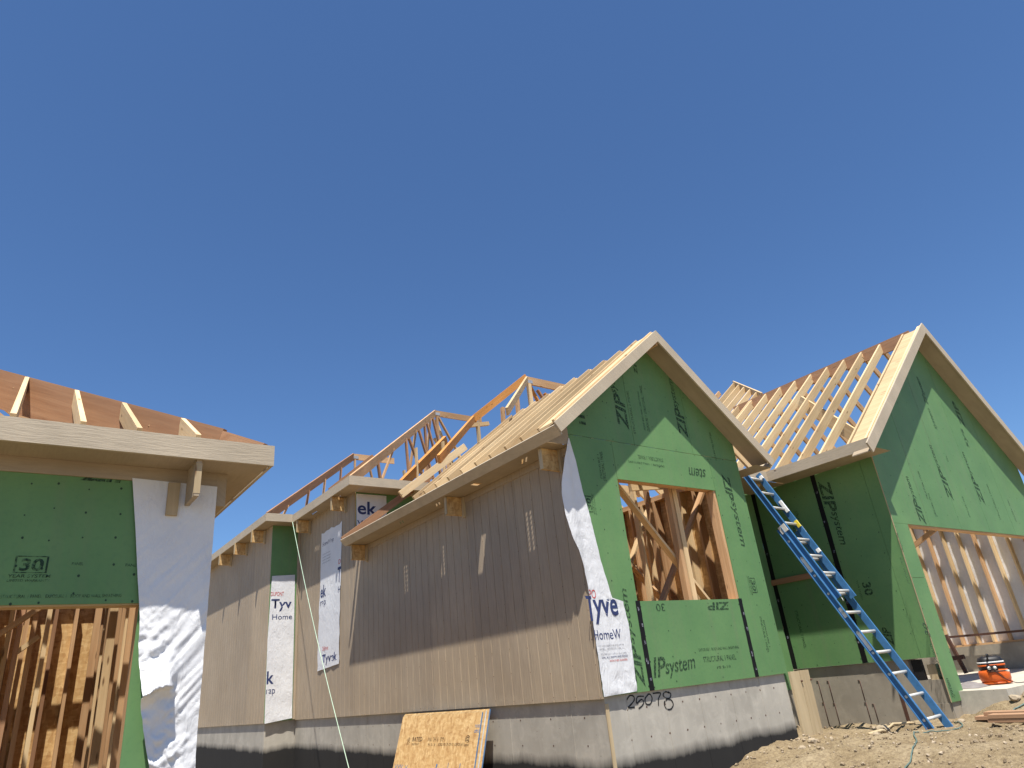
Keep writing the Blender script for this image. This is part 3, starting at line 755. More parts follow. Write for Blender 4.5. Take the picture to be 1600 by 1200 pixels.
def wl(txt, px, py, L, hgt, mat, par, y=-.034, tilt=0.0, bold=.02):
    q = at(px, py, 1, y); return lettering(txt, (q.x, y, q.z), (L, 0, tilt), (0, 0, hgt), mat, par, 0, bold)
WRL = WR
wl('PO', 922, 935, .115, .10, INK_RED, WRL, bold=.0)
wl('yve', 932.5, 975, .385, .27, INK_NAVY, WRL, bold=.02); 
q = at(921, 975, 1, -.034)
obj('printed_lettering', [(q.x + .03, -.034, q.z + .03), (q.x + .065, -.034, q.z + .03), (q.x + .065, -.034, q.z + .27), (q.x + .03, -.034, q.z + .27)], [(0, 1, 2, 3)], INK_NAVY, WRL)
obj('printed_lettering', [(q.x + .0, -.034, q.z + .27), (q.x + .095, -.034, q.z + .27), (q.x + .095, -.034, q.z + .305), (q.x - .012, -.034, q.z + .305)], [(0, 1, 2, 3)], INK_NAVY, WRL)
wl('HomeW', 930, 1000, .43, .105, INK_NAVY, WRL, bold=.0)
for k, (yy, tx, mm) in enumerate(((1011, 'KEEP AWAY FROM SOURCES OF IGNITION', INK_GREY), (1016, 'INSTALL WITH PRINTED SIDE OUT', INK_GREY), (1024, 'FOLLOW INSTALLATION GUIDELINES', INK_GREY), (1029, 'SEAL ALL SEAMS AND EDGES', INK_NAVY), (1034, 'WEATHER BARRIER', INK_RED))):
    wl(tx, 937 + k * 2 + (10 if k > 3 else 0), yy, .40 - (.12 if k > 3 else 0), .02, mm, WRL, y=-.038, bold=.0)
conform(WR)
# strip on block C's front, strip on block B's side, patch on block B's front
def zfold(a, b, x, z): return .006 * abs(noise.noise(Vector((x * 8 + z * 9, z * 5, 9)))) + .012 * smooth(.9, 1, b) * abs(math.sin(x * 30 + z * 22))
q1 = [P(425, 900, 9.63), P(418, 1000, 9.63), P(413, 1131, 9.63)]; q2 = [P(461, 898, 9.63), P(459, 1000, 9.63), P(456, 1122, 9.63)]
WC = sheet('house_wrap', q1, q2, 9.64, H, 40, 8, .006, zfold)
def wtxt(txt, px0, py0, px1, hgt, mat, par, Y, bold=.02):
    a_ = at(px0, py0, 1, Y); b_ = at(px1, py0, 1, Y); return lettering(txt, (a_.x, Y, a_.z), (b_.x - a_.x, 0, 0), (0, 0, hgt), mat, par, 0, bold)
wtxt('Tyv', 424, 955, 456, .26, INK_NAVY, WC, 9.595); wtxt('Home', 426, 968, 457, .11, INK_NAVY, WC, 9.595, 0); wtxt('DUPONT', 424, 931, 444, .09, INK_RED, WC, 9.595, 0)
wtxt('k', 417, 1069, 428, .25, INK_NAVY, WC, 9.60); wtxt('rap', 416, 1088, 430, .13, INK_NAVY, WC, 9.60, 0)
conform(WC)
def side_sheet(name, corners, x, parent, wob, nz=30, nx_=8):
    """corners: (y,z) top-left, top-right, bottom-right, bottom-left seen from the left of the house"""
    tl, tr, br, bl = [Vector((0, *c)) for c in corners]; vs = []; fs = []
    for j in range(nz + 1):
        for i in range(nx_ + 1):
            a, b = i / nx_, j / nz; p = tl.lerp(tr, a).lerp(bl.lerp(br, a), b)
            if j == 0: p.z += random.uniform(-.03, .03)
            fold = abs(math.sin((p.y * 9 + p.z * 7))) * .014 * smooth(.4, .6, b)
            vs.append((x - .004 - wob * (1 + noise.noise(Vector((p.y * 5, p.z * 4, 3)))) - fold, p.y, p.z))
    for j in range(nz):
        for i in range(nx_):
            q = j * (nx_ + 1) + i; fs.append((q, q + 1, q + nx_ + 2, q + nx_ + 1))
    return obj(name, vs, fs, WRAP, parent, smooth=True)
WB = side_sheet('house_wrap', [(8.27, 3.6), (7.16, 3.62), (7.26, .90), (8.36, .84)], 0, H, .004)
def stxt(txt, y0, z0, L, hgt, mat, par, x=-.03, bold=.02): return lettering(txt, (x, y0, z0), (0, -L, 0), (0, 0, hgt), mat, par, 0, bold)
stxt('ek', 8.27, 2.25, .30, .25, INK_NAVY, WB); stxt('rap', 8.26, 2.05, .30, .13, INK_NAVY, WB, bold=0); stxt('T', 7.36, 2.42, .16, .30, INK_NAVY, WB); stxt('H', 7.33, 2.22, .12, .12, INK_NAVY, WB, bold=0); stxt('Tyvek', 8.10, .93, .75, .2, INK_NAVY, WB, x=-.034)
stxt('HomeWrap', 8.2, 3.28, .62, .12, INK_GREY, WB, bold=.02); stxt('DuPont', 8.1, 1.2, .3, .08, INK_RED, WB, x=-.034, bold=0); stxt('D', 7.33, 2.78, .12, .09, INK_RED, WB, bold=0)
for k in range(4): stxt('FOLLOW INSTALLATION GUIDELINES', 8.2, 3.12 - k * .06, .45, .025, INK_GREY, WB, bold=0)
conform(WB, 0)
q1 = [(.035, 4.04), (.035, 3.0)]; q2 = [(.70, 4.04), (.70, 3.0)]
WF = sheet('house_wrap', q1, q2, 6.545, H, 12, 8, .003)
lettering('ek', (.06, 6.525, 3.62), (.42, 0, 0), (0, 0, .27), INK_NAVY, WF, 0, .02); lettering('Wrap', (.05, 6.525, 3.36), (.5, 0, 0), (0, 0, .14), INK_NAVY, WF, 0, 0)
conform(WF)
# green patches at block C's corner read through the front wall sheathing; a plain batten at the inside corner
box('corner_batten', (-.05, 9.60, .0), (-.004, 9.645, 4.05), SIDING, H)

# ---- hand-painted lot number on the foundation
def stroke(pts, r, par, y=.032):
    pl = spline([Vector((p[0], y, p[1])) for p in pts], 6); vs = []; fs = []
    for i, p in enumerate(pl):
        d = (pl[min(i + 1, len(pl) - 1)] - pl[max(i - 1, 0)]).normalized(); s = Vector((d.z, 0, -d.x)) * r * random.uniform(.8, 1.2)
        vs += [p + s, p - s]
        if i: fs.append((2 * i - 2, 2 * i - 1, 2 * i + 1, 2 * i))
    return obj('spray_painted_digit', vs, fs, INK_BLACK, par)
def S(*pp): return [(lambda q: (q.x, q.z))(at(x, y, 1, .032)) for x, y in pp]
for st in (S((979, 1094), (984, 1087), (990, 1088), (991, 1094), (985, 1102), (981, 1106), (992, 1105)),
           S((1006, 1088), (996, 1089), (995, 1099), (1002, 1093), (1006, 1097), (1003, 1103), (998, 1107)),
           S((1013, 1085), (1008, 1092), (1010, 1100), (1016, 1100), (1019, 1092), (1016, 1085), (1012, 1085)),
           S((1020, 1083.5), (1032, 1083), (1029, 1092), (1029, 1103)),
           S((1046, 1083), (1040, 1081), (1036, 1086), (1041, 1091), (1047, 1090), (1048, 1084), (1044, 1081)),
           S((1043, 1092), (1038, 1098), (1041, 1107), (1048, 1108), (1052, 1101), (1049, 1094), (1043, 1092))):
    stroke(st, .0075, fo)

# ================================================================== GARAGE WING (same house)
XD, YD = 5.53, -1.07; XC = 8.77; XE = 2 * XC - XD; SD = .765
def gtop(x): return 5.95 - SD * abs(x - XC)
GD = box('garage_wall_plate', (XD + .02, YD + .14, .0), (XD + .16, 6.0, .04), W_FIR, H)
def dp(pts): return panel('sheathing_panel', pts, 0, XD, XD + .0115, ZIP, GD)
ysd = [(YD + .012, -.09), (-.09 + .004, 1.24)]
ZW = 3.03
dp([(YD + .012, -.005), (-.845, -.005), (-.845, ZW), (YD + .012, ZW)])
dp([(-.84, -.005), (.003, -.005), (.003, ZW), (-.84, ZW)]); dp([(.009, -.005), (1.262, -.005), (1.262, ZW), (.009, ZW)])
tape((XD, .006, .0), (XD, .006, ZW), .085, 0, GD); tape((XD, 1.235, .0), (XD, 1.235, ZW), .085, 0, GD)
scuffs(GD, [(XD, .006 + random.uniform(-.02, .02), z) for z in (.3, .55, .9, 1.3, 1.7, 2.2, 2.7)] + [(XD, 1.235, z) for z in (.5, 1.1, 1.9)], 0)
nails(GD, [-.8, -.43, -.05, .06, .43, .82, 1.16], [.04 + .3 * i for i in range(10)], 0, XD, lambda a, b: True, kx=1)
def dprint(txt, y0, z0, z1, hgt, bold=.012, shear=.25):
    return lettering(txt, (XD - .0024, y0, z0), (0, 0, z1 - z0), (0, -hgt if z1 < z0 else hgt, 0), INK, GD, shear, bold)
dprint('ZIP', -.06, 2.88, 2.36, .0 + .2, .03); dprint('system', -.10, 2.34, 1.80, .15)
for y0 in (.62, .5): dprint('STRUCTURAL 1 PANEL', y0, 2.5, 1.9, .05, .01, 0)
dprint('ZIP', -.52, .2, .45, .12, .03); dprint('STRUCTURAL 1 PANEL', .98, .9, .3, .05, .01, 0)
lettering('30', (XD - .0024, -.30, 1.15), (0, 0, -.2), (0, -.14, 0), INK, GD, 0, .03); lettering('YEAR SYSTEM', (XD - .0024, -.22, 1.2), (0, 0, -.3), (0, -.03, 0), INK, GD)
lettering('zi', (XD - .0024, .05, .55), (0, 0, -.35), (0, -.10, 0), INK, GD)
# connecting wall at the back of the recess
prism('connecting_wall', [(3.445, -.3), (XD - .004, -.3), (XD - .004, ZW), (3.445, ZW)], 1, 1.275, 1.287, ZIP, H)
box('ledger_board', (XD - .04, .45, 1.36), (XD - .002, 1.27, 1.45), W_RED, H)
box('corner_trim', (XD - .007, YD - .0, -.6), (XD - .002, YD + .012, ZW), W_OLD, H)

# gable front with door opening
GF = box('garage_gable_plate', (XD + .1, YD + .03, 3.0), (XE - .1, YD + .13, 3.06), W_FIR, H)
OX0, OX1, OZ = 5.98, XE - .55, 1.93
def gg(pts): return panel('sheathing_panel', pts, 1, YD, YD + .0115, ZIP, GF)
gg([(XD, -.60), (OX0, -.60), (OX0, 1.10), (XD, 1.10)]); gg([(XD, 1.105), (OX0, 1.105), (OX0, OZ), (XD, OZ)])
xs = [XD, 6.75, 7.97, 9.19, 10.41, XE]
for xa, xb in zip(xs, xs[1:]):
    pts = [(xa + (g if xa != XD else 0), OZ + .003), (xb - (g if xb != XE else 0), OZ + .003), (xb - g, gtop(xb) if xb < XE else gtop(XE))]
    if xa < XC < xb: pts.append((XC, gtop(XC)))
    pts.append((xa + g, gtop(xa))); gg(pts)
gg([(OX1, -.48), (XE, -.48), (XE, OZ), (OX1, OZ)])
box('door_header', (XD + .3, YD + .014, OZ - .02), (XE - .1, YD + .14, OZ + .30), W_FIR, GF)
for x in (OX0 - .08, OX0 - .042, OX1, OX1 + .04): box('jamb_stud', (x, YD + .014, -.46), (x + .037, YD + .15, OZ - .022), W_FIR, GF)
def in_g2(x, z): return XD + .02 < x < XE and z < gtop(x) - .06 and (z > OZ + .05 or x < OX0 - .02)
nails(GF, [XD + .02 + .406 * i for i in range(17)], [-.55 + .3 * i for i in range(22)], 1, YD, in_g2)
def gprint(px0, py0, px1, py1, txt, hgt, bold=.012, shear=.25):
    a_, b_ = at(px0, py0, 1, YD - .0024), at(px1, py1, 1, YD - .0024); u = Vector((0, 0, b_.z - a_.z)); v = Vector((-hgt if u.z > 0 else hgt, 0, 0))
    return lettering(txt, ((a_.x + b_.x) / 2 + hgt / 2, YD - .0024, a_.z), u, v, INK, GF, shear, bold)
for px0, py0, px1, py1 in ((1489, 783, 1468, 735), (1539, 790, 1519, 746), (1444, 820, 1431, 784)):
    gprint(px0, py0, px1, py1, 'ZIP', .20, .03); gprint(px1, py1, px1 - 13, py1 - 38, 'system', .14)
gprint(1505, 668, 1492, 630, 'ZIP', .2, .03); gprint(1464, 672, 1452, 640, 'system', .14); gprint(1452, 634, 1432, 590, 'ZIPsystem', .18, .02); gprint(1512, 700, 1506, 672, 'sys', .14)
for a_ in ((1463, 807, 1450, 770), (1450, 780, 1434, 735), (1515, 808, 1504, 775), (1564, 812, 1541, 755), (1588, 815, 1574, 780), (1410, 862, 1402, 832), (1418, 912, 1408, 870), (1482, 722, 1478, 712)):
    gprint(*a_, 'STRUCTURAL 1 PANEL', .055, .01, 0)
gprint(1472, 1060, 1455, 1008, 'ZIPsystem', .13, .02); gprint(1492, 1092, 1480, 1062, 'system', .12); gprint(1450, 996, 1446, 975, '30', .14, .03)

# rake boards and soffits of the garage gable
RG0, RG1 = YD - .335, YD - .31
for sgn in (-1, 1):
    ft = 3.89
    x1 = XC + sgn * ft
    prism('rake_board', [(XC, 5.875), (XC, 6.10), (x1 + sgn * .11, 6.10 - SD * (ft + .11)), (x1, 5.875 - SD * ft)], 1, RG0, RG1, TRIM, H)
    prism('rake_soffit', [(XC, 5.905), (XC, 5.92), (x1, 5.92 - SD * ft), (x1, 5.905 - SD * ft)], 1, RG1 + .002, YD - .002, SOFF, H)
FX = 5.0
box('eave_fascia', (FX - .025, RG1 + .004, 2.995), (FX, .53, 3.17), TRIM, H)
box('eave_fascia', (3.85, .505, 2.995), (FX - .027, .53, 3.168), TRIM, H)
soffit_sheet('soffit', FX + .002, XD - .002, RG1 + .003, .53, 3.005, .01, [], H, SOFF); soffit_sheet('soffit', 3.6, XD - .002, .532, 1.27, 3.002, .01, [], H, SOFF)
# open rafters
GR = box('ridge_board', (XC - .02, YD - .05, 5.80), (XC + .02, 3.3, 6.06), W_RED, H)
gt = lambda x: 6.055 - SD * abs(x - XC)
for k, y in enumerate([YD - .288, YD - .246] + [-.5 + .407 * i for i in range(-1, 10)]):
    m2 = W_LIGHT if k < 2 else W_FIR
    if k == 2: continue
    lo = FX - .02 if y < .5 else max(3.2, FX - (y - .5) * 1.0)
    rafter(y, lo, XC - .022, gt if k > 1 else (lambda x: gt(x) + .02), SD, W_LIGHT, GR, dep=.16 if k > 1 else .08); rafter(y, XE + .5, XC + .022, gt, SD, m2, GR, dep=.16 if k > 1 else .08, sg=-1)
prism('gable_lookout', [(XC - .06, 5.97), (XC - .06, 5.995), (FX + .02, 5.995 - SD * (XC - FX - .08)), (FX + .02, 5.97 - SD * (XC - FX - .08))], 1, YD - .215, YD + .03, W_LIGHT, GR)
rafter(YD + .07, FX - .02, XC - .022, gt, SD, W_LIGHT, GR, dep=.16)
for i in range(4):
    y = -.48 + .407 * (i - 1); box('blocking', (XD - .02, y + .02, 3.02), (XD + .02, y + .36, 3.22), W_FIR, GR)
ra, rb_ = Vector((XC, 2.45, 6.03)), at(1146, 599, 1, 5.4)
board('hip_ridge', ra, rb_, .04, .16, W_LIGHT, GR)
for i in range(5):
    tpt = ra.lerp(rb_, (i + .6) / 5); board('rafter', tpt - Vector((.02, 0, .02)), tpt - Vector((3.2, 0, 3.2 * SD)), .038, .15, W_LIGHT, GR, up=(-SD, 0, 1))
for i in range(3): board('rafter', Vector((rb_.x - .1, rb_.y + .5 + .5 * i, rb_.z - .15 - .1 * i)), Vector((rb_.x - 2.5, rb_.y + .5 + .5 * i, rb_.z - .15 - .1 * i - 2.4 * SD)), .038, .15, W_FIR, GR, up=(-SD, 0, 1))
ka, kb = at(1250, 628, 0, 7.6), at(1336, 681, 0, 7.2); board('valley_board', ka, kb, .05, .26, W_LIGHT, GR)
for i in range(3): board('ceiling_joist', (XD + .1, .6 + 1.1 * i, 3.1), (XE - .1, .6 + 1.1 * i, 3.1), .038, .18, W_FIR, H)

# garage interior: far side wall with white wrap behind its studs, stem wall, slab
slab = box('garage_slab', (XD + .30, YD - .62, -.78), (XE + .2, 7.0, -.482), CONC3, H)
GI = box('garage_wall_plate', (11.76, YD + .15, .02), (11.90, 6.5, .06), W_FIR, H)
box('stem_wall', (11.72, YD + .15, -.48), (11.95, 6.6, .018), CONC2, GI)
for i in range(22): box('stud', (11.755, YD + .3 + .31 * i, .06), (11.90, YD + .338 + .31 * i, 2.9), W_LIGHT if i % 3 else W_FIR, GI)
box('top_plate', (11.76, YD + .15, 2.901), (11.905, 6.5, 2.98), W_FIR, GI)
vs = []; fs = []
for j in range(25):
    for i in range(61):
        yy, zz = YD + .1 + i * .11, .0 + 3.0 * j / 24; vs.append((11.915 + .02 * noise.noise(Vector((yy * 3, zz * 2, 4))) + .008 * noise.noise(Vector((yy * 12, zz * 9, 4))), yy, zz))
for j in range(24):
    for i in range(60): q = j * 61 + i; fs.append((q, q + 61, q + 62, q + 1))
obj('house_wrap', vs, fs, WRAP, GI, smooth=True)
GB = box('garage_back_wall_plate', (XD + .2, 6.5, -.48), (11.7, 6.63, -.44), W_FIR, H)
for i in range(15): box('stud', (XD + .3 + .42 * i, 6.5, -.44), (XD + .338 + .42 * i, 6.63, 2.9), W_FIR, GB)
panel('strand_board_sheet', [(XD + .2, -.48), (11.7, -.48), (11.7, 2.95), (XD + .2, 2.95)], 1, 6.64, 6.652, OSB, GB)
board('horizontal_brace', at(1478, 996, 0, 11.6), at(1625, 983, 0, 11.6), .05, .045, STEEL, H)
board('diagonal_brace', at(1478, 992, 0, 10.6), at(1510, 1052, 0, 10.6), .07, .06, STEEL, H); board('brace_block', at(1487, 1029, 0, 10.4), at(1506, 1026, 0, 10.4), .1, .08, STEEL, H)
board('diagonal_brace', at(1424, 856, 0, 9.5), at(1462, 826, 0, 9.5), .05, .09, W_FIR, H)
# garage foundation with form ties
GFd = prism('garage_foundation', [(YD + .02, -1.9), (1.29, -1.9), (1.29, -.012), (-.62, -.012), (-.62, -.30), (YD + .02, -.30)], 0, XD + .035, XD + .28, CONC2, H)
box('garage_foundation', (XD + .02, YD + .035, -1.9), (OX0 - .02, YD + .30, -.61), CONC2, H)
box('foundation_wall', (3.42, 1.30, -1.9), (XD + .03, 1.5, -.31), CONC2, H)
for px, y0, y1 in ((1278, 1064, 1098), (1294, 1064, 1098), (1287, 1098, 1135), (1304, 1099, 1140), (1343, 1063, 1095), (1353, 1098, 1132), (1365, 1100, 1128)):
    a_ = at(px, y0, 0, XD + .03); b_ = Vector((a_.x, a_.y, at(px + 3, y1, 0, XD + .03).z))
    tube('form_tie', [a_ + Vector((0, .03, .0)), a_, b_], .0055, STEEL, GFd, 5)
a_ = at(1400, 1060, 0, XD + .03); board('tie_strap', a_, a_ - Vector((0, 0, .75)), .004, .05, STEEL, GFd, up=(0, 1, 0))
box('block', (XD + .05, -.98, -.30), (XD + .2, -.86, -.10), W_OLD, H); box('block', (XD + .04, -.80, -.298), (XD + .10, -.66, -.02), BLACKP, H)

# ================================================================== LEFT HOUSE
LH = empty('framed_house', (-6.2, 2.0, -1.3), 'unfinished house at left edge with green wall, loose white wrap and open hip rafters', 'house')
LY, LX, LFY, LFX = -.46, -4.25, -.82, -3.915
LW = box('front_wall_plate', (-9.5, LY + .02, 1.80), (LX - .01, LY + .14, 1.86), W_FIR, LH)
lop = -4.70
def lp(pts): return panel('sheathing_panel', pts, 1, LY, LY + .0115, ZIP, LW)
for xa, xb in ((-9.6, -7.96), (-7.955, -6.74), (-6.735, lop)): lp([(xa, .995), (xb, .995), (xb, 1.90), (xa, 1.90)])
lp([(lop + .003, -1.25), (LX, -1.25), (LX, 1.90), (lop + .003, 1.90)])
box('door_header', (-9.5, LY + .014, .985), (lop + .1, LY + .15, 1.28), W_LIGHT, LW)
for x in (lop + .005, lop + .045): box('jamb_stud', (x, LY + .014, -1.25), (x + .037, LY + .15, .98), W_FIR, LW)
nails(LW, [-5.45, -5.3, -5.1, -4.9, -4.75], [1.04, 1.22, 1.45, 1.6, 1.8], 1, LY, lambda a, b: True)
def lq(px, py): return at(px, py, 1, LY - .003)
a_, b_ = lq(10, 909), lq(78, 903); badge30((a_.x, a_.y, a_.z), (b_.x - a_.x, 0, 0), (0, 0, .165), LY, LW)
a_, b_ = lq(124, 750), lq(205, 757); lettering('ZIP', (a_.x, a_.y, a_.z), (b_.x - a_.x, 0, 0), (0, 0, .09), INK, LW, .2, .03)
for x0, x1, yy in ((112, 130, 883), (196, 216, 885)):
    a_, b_ = lq(x0, yy), lq(x1, yy); lettering('PANEL', a_, (b_.x - a_.x, 0, 0), (0, 0, .02), INK, LW)
a_, b_ = lq(0, 935), lq(190, 930); lettering('STRUCTURAL 1 PANEL   EXPOSURE 1   ROOF AND WALL SHEATHING', a_, (b_.x - a_.x, 0, 0), (0, 0, .022), INK, LW)
# eaves
box('eave_fascia', (-9.8, LFY, 1.975), (LFX, LFY + .025, 2.14), TRIM, LH); box('eave_fascia', (LFX - .025, LFY + .027, 1.977), (LFX - .0005, 7.0, 2.138), TRIM, LH)
soffit_sheet('soffit', -9.8, LFX - .027, LFY + .027, LY + .0, 1.985, .01, [], LH, SOFF); soffit_sheet('soffit', LX, LFX - .027, LY, 7.0, 1.985, .01, [], LH, SOFF)
box('frieze_board', (-9.6, LY - .017, 1.875), (LX - .001, LY - .002, 1.984), SOFF, LH)
box('frieze_board', (LX + .001, LY - .01, 1.72), (LX + .075, LY + .30, 1.984), SOFF, LH)
cb = box('corbel', (-4.475, LFY + .03, 1.70), (-4.44, LY - .035, 1.98), SOFF, LH); box('corbel_edge', (-4.48, LFY + .010 + .018, 1.72), (-4.435, LFY + .036, 1.95), W_OLD, cb); box('corbel_cleat', (-4.60, LY - .05, 1.62), (-4.52, LY - .019, 1.872), W_OLD, cb)
# hip roof framing
mh = .54; HR = 1.36
hpL = Vector((LFX - .03, LFY + .03, 2.17)); n = Vector((mh * .45, -mh * .55, 1)).normalized()
HL = board('hip_rafter', hpL + Vector((-.27, .27 * HR, mh * HR * .27)) - n * .17, hpL + Vector((-4.0, 4.0 * HR, mh * HR * 4.0)) - n * .17, .045, .37, W_RED, LH, n)
q0 = Vector((-1, HR, 0)); sd = Vector((HR, 1, 0)).normalized() * .0225
tl = [hpL + q0 * a_ + Vector((0, 0, z_)) for a_, z_ in ((.02, .0), (.30, .30 * mh * HR), (.30, -.01), (.05, -.03))]
obj('hip_tail', [p + sd for p in tl] + [p - sd for p in tl], [(0, 1, 2, 3), (7, 6, 5, 4), (0, 4, 5, 1), (1, 5, 6, 2), (2, 6, 7, 3), (3, 7, 4, 0)], W_RED, HL, [[(p, p * .1) for p in range(4)]] * 6)
for x in (-4.48, -4.88, -5.23, -5.63, -6.0, -6.4, -6.8):
    yt = LFY + (LFX - x) * HR - .05; a_ = Vector((x, LFY + .03, 2.165)); b_ = Vector((x, yt, 2.165 + mh * (yt - LFY)))
    nn = Vector((0, -mh, 1)).normalized(); board('jack_rafter', a_ - nn * .065, b_ - nn * .065, .036, .15, W_LIGHT, HL, nn)
for yj in (.2, .9, 1.6, 2.3, 3.0, 3.7): 
    xt = LFX - (yj - LFY) / HR + .05; nn = Vector((mh * HR, 0, 1)).normalized(); board('jack_rafter', Vector((LFX - .03, yj, 2.165)) - nn * .065, Vector((xt, yj, 2.165 + mh * HR * (LFX - xt))) - nn * .065, .036, .15, W_FIR, HL, nn)
# interior: right-hand wall seen through the opening, back wall, ceiling joists, a brace
LR = box('side_wall_plate', (LX - .14, LY + .16, -1.25), (LX - .02, 6.8, -1.21), W_FIR, LH)
for k in range(6): panel('strand_board_sheet', [(LY + .02 + 1.21 * k, -1.25), (LY + 1.225 + 1.21 * k, -1.25), (LY + 1.225 + 1.21 * k, 1.9), (LY + .02 + 1.21 * k, 1.9)], 0, LX - .016, LX - .004, OSB, LR)
for i in range(25): box('stud', (LX - .14 - (.05 if i % 5 == 2 else 0), LY + .25 + .285 * i, -1.21), (LX - .018, LY + .29 + .285 * i, 1.78), W_FIR if i % 3 else W_LIGHT, LR)
box('top_plate', (LX - .145, LY + .16, 1.781), (LX - .018, 6.8, 1.86), W_FIR, LR)
for i in (3, 5, 8): box('blocking', (LX - .13, LY + .292 + .285 * i, .45 + .15 * (i % 2)), (LX - .02, LY + .533 + .285 * i, .55 + .15 * (i % 2)), W_FIR, LR)
LB = box('back_wall_plate', (-9.0, 5.0, -1.25), (LX - .2, 5.13, -1.21), W_FIR, LH)
for i in range(20): box('stud', (-9.0 + .23 * i, 5.0, -1.21), (-8.962 + .23 * i, 5.13, 1.78), W_FIR if i % 2 else W_RED, LB)
vs = []; fs = []
for j in range(11):
    for i in range(41): vs.append((-9.2 + .12 * i, 5.16 + .02 * noise.noise(Vector((i * .5, j * .7, 1))), -1.25 + .31 * j))
for j in range(10):
    for i in range(40): q = j * 41 + i; fs.append((q, q + 1, q + 42, q + 41))
obj('house_wrap', vs, fs, WRAP, LB, smooth=True)
for k in range(5):
    if k != 2: panel('strand_board_sheet', [(-9.05 + 1.0 * k, -1.25), (-8.06 + 1.0 * k, -1.25), (-8.06 + 1.0 * k, 1.8), (-9.05 + 1.0 * k, 1.8)], 1, 5.132, 5.143, OSB, LB)
LP = box('interior_partition_plate', (-5.75, 1.5, -1.25), (-5.62, 5.0, -1.21), W_FIR, LH)
for i in range(11): box('stud', (-5.75, 1.5 + .33 * i, -1.21), (-5.62, 1.54 + .33 * i, 1.86), W_RED if i % 2 else W_FIR, LP)
box('added_shade_deck', (-9.5, 1.2, 2.06), (-5.5, 5.2, 2.08), OSB, LH)  # unseen deck, added to shade the deeper left part of the interior
for i in range(13): box('ceiling_joist', (-9.4, .1 + .41 * i, 1.87), (LX - .02, .138 + .41 * i, 2.05), W_FIR, LH)
a_, b_ = at(-30, 1010, 1, .9), at(62, 950, 1, .9); board('diagonal_brace', a_ - (b_ - a_) * .4, b_ + (b_ - a_) * .3, .04, .11, W_FIR, LH, up=(0, 1, 0))
a_, b_ = at(25, 1020, 1, 2.2), at(60, 995, 1, 2.2); board('diagonal_brace', a_, b_, .04, .12, W_LIGHT, LH, up=(0, 1, 0))
for k, (px, Y) in enumerate(((40, 2.4), (62, 3.0), (18, 1.8), (28, 3.4), (2, 2.6))):
    q = at(px, 1050, 1, Y); board('post', (q.x, Y, -1.25), (q.x, Y, 1.85), .04, .09, (W_FIR, W_LIGHT, W_RED)[k % 3], LH, up=(0, 1, 0))
box('wall_sheathing', (-9.6, LY + .02, -1.25), (-9.588, 6.0, 1.9), OSB, LH); box('floor', (-9.6, LY + .0, -1.30), (LX, 6.9, -1.255), DIRT, LH)
# loose wrap on the corner, crumpled below
LL = [P(206, 748, LY), P(211, 830, LY), P(214, 900, LY), P(217, 960, LY), P(214, 1010, LY), P(215, 1090, LY), P(222, 1150, LY), P(236, 1235, LY)]
LRt = [(LX + .004, 1.872), (LX + .004, -.02), (LX + .02, -.25)]
def crease(x, z, k): return noise.voronoi(Vector((x * k, z * k, .4)))[0][0]
def crumple(a, b, x, z):
    o_ = .019 * abs(noise.noise(Vector(((z - 1.25 * x) * 5.5, (x + z) * .9, 2)))) * smooth(.18, .45, b) * smooth(0, .25, a) + .01 * abs(noise.noise(Vector(((z - 1.1 * x) * 14, (x + z) * 1.5, 5)))) * smooth(.0, .3, b)
    lw = smooth(.95, .2, a + .15 - .35 * smooth(.55, .95, b))                   # crumpled along the free edge, wider at the bottom
    amp = smooth(.35, .62, b) * lw
    o_ += amp * (.04 * abs(noise.noise(Vector((x * 6, z * 7, 8)))) + .022 * abs(noise.noise(Vector((x * 16, z * 15, 3)))) + .034 * crease(x, z, 8) + .010 * crease(x + 3, z, 20))
    z1, z0 = .62, .385                                                           # fold that stands out and shades what is below it
    zz = z - .28 * (x + 4.65) + .035 * noise.noise(Vector((x * 9, z * 4, 6)))
    a = a + .07 * noise.noise(Vector((x * 5, z * 12, 1)))
    if z0 < zz < z1: o_ += .12 * (z1 - zz) / (z1 - z0) * smooth(.62, .45, a)
    elif .30 < zz <= z0: o_ += .12 * smooth(.30, z0, zz) * .3 * smooth(.62, .45, a)
    return o_
sheet('house_wrap', LL, LRt, LY - .014, LH, 190, 56, .003, crumple)

# ================================================================== LOOSE THINGS
# ---- extension ladder
LB0 = Vector((4.208, -1.262, -.69)); phi, th = .07, 1.136
rr = Vector((math.cos(phi), math.sin(phi), 0)); hh = Vector((-math.sin(phi), math.cos(phi), 0)); dd = math.cos(th) * hh + math.sin(th) * Vector((0, 0, 1)); nn = rr.cross(dd)
LD = empty('extension_ladder', tuple(LB0 + rr * .2 + dd * -.3), 'blue fibreglass extension ladder leaning in the recess beside the garage wall', 'ladder')
def rail(base, s0, s1, off, par):
    """channel-shaped rail"""
    a_, b_ = base + dd * s0 + nn * off, base + dd * s1 + nn * off; sg = 1 if (base - LB0).dot(rr) > .2 else -1
    web_ = board('rail', a_, b_, .008, .092, BLUE, par, up=nn)
    for k in (-1, 1):
        o_ = nn * (k * .04) - rr * (sg * -.014); board('rail_flange', a_ + o_, b_ + o_, .034, .010, BLUE, web_, up=nn)
    return web_
wd = .53
for q in (0, wd): rail(LB0 + rr * q, -.28, 2.98, 0, LD)
for q in (.042, wd - .042): rail(LB0 + rr * q, 1.72, 4.10, .075, LD)
for i in range(10): tube('rung', [LB0 + rr * .003 + dd * (.305 * i), LB0 + rr * (wd - .003) + dd * (.305 * i)], .021, ALU, LD, 8)
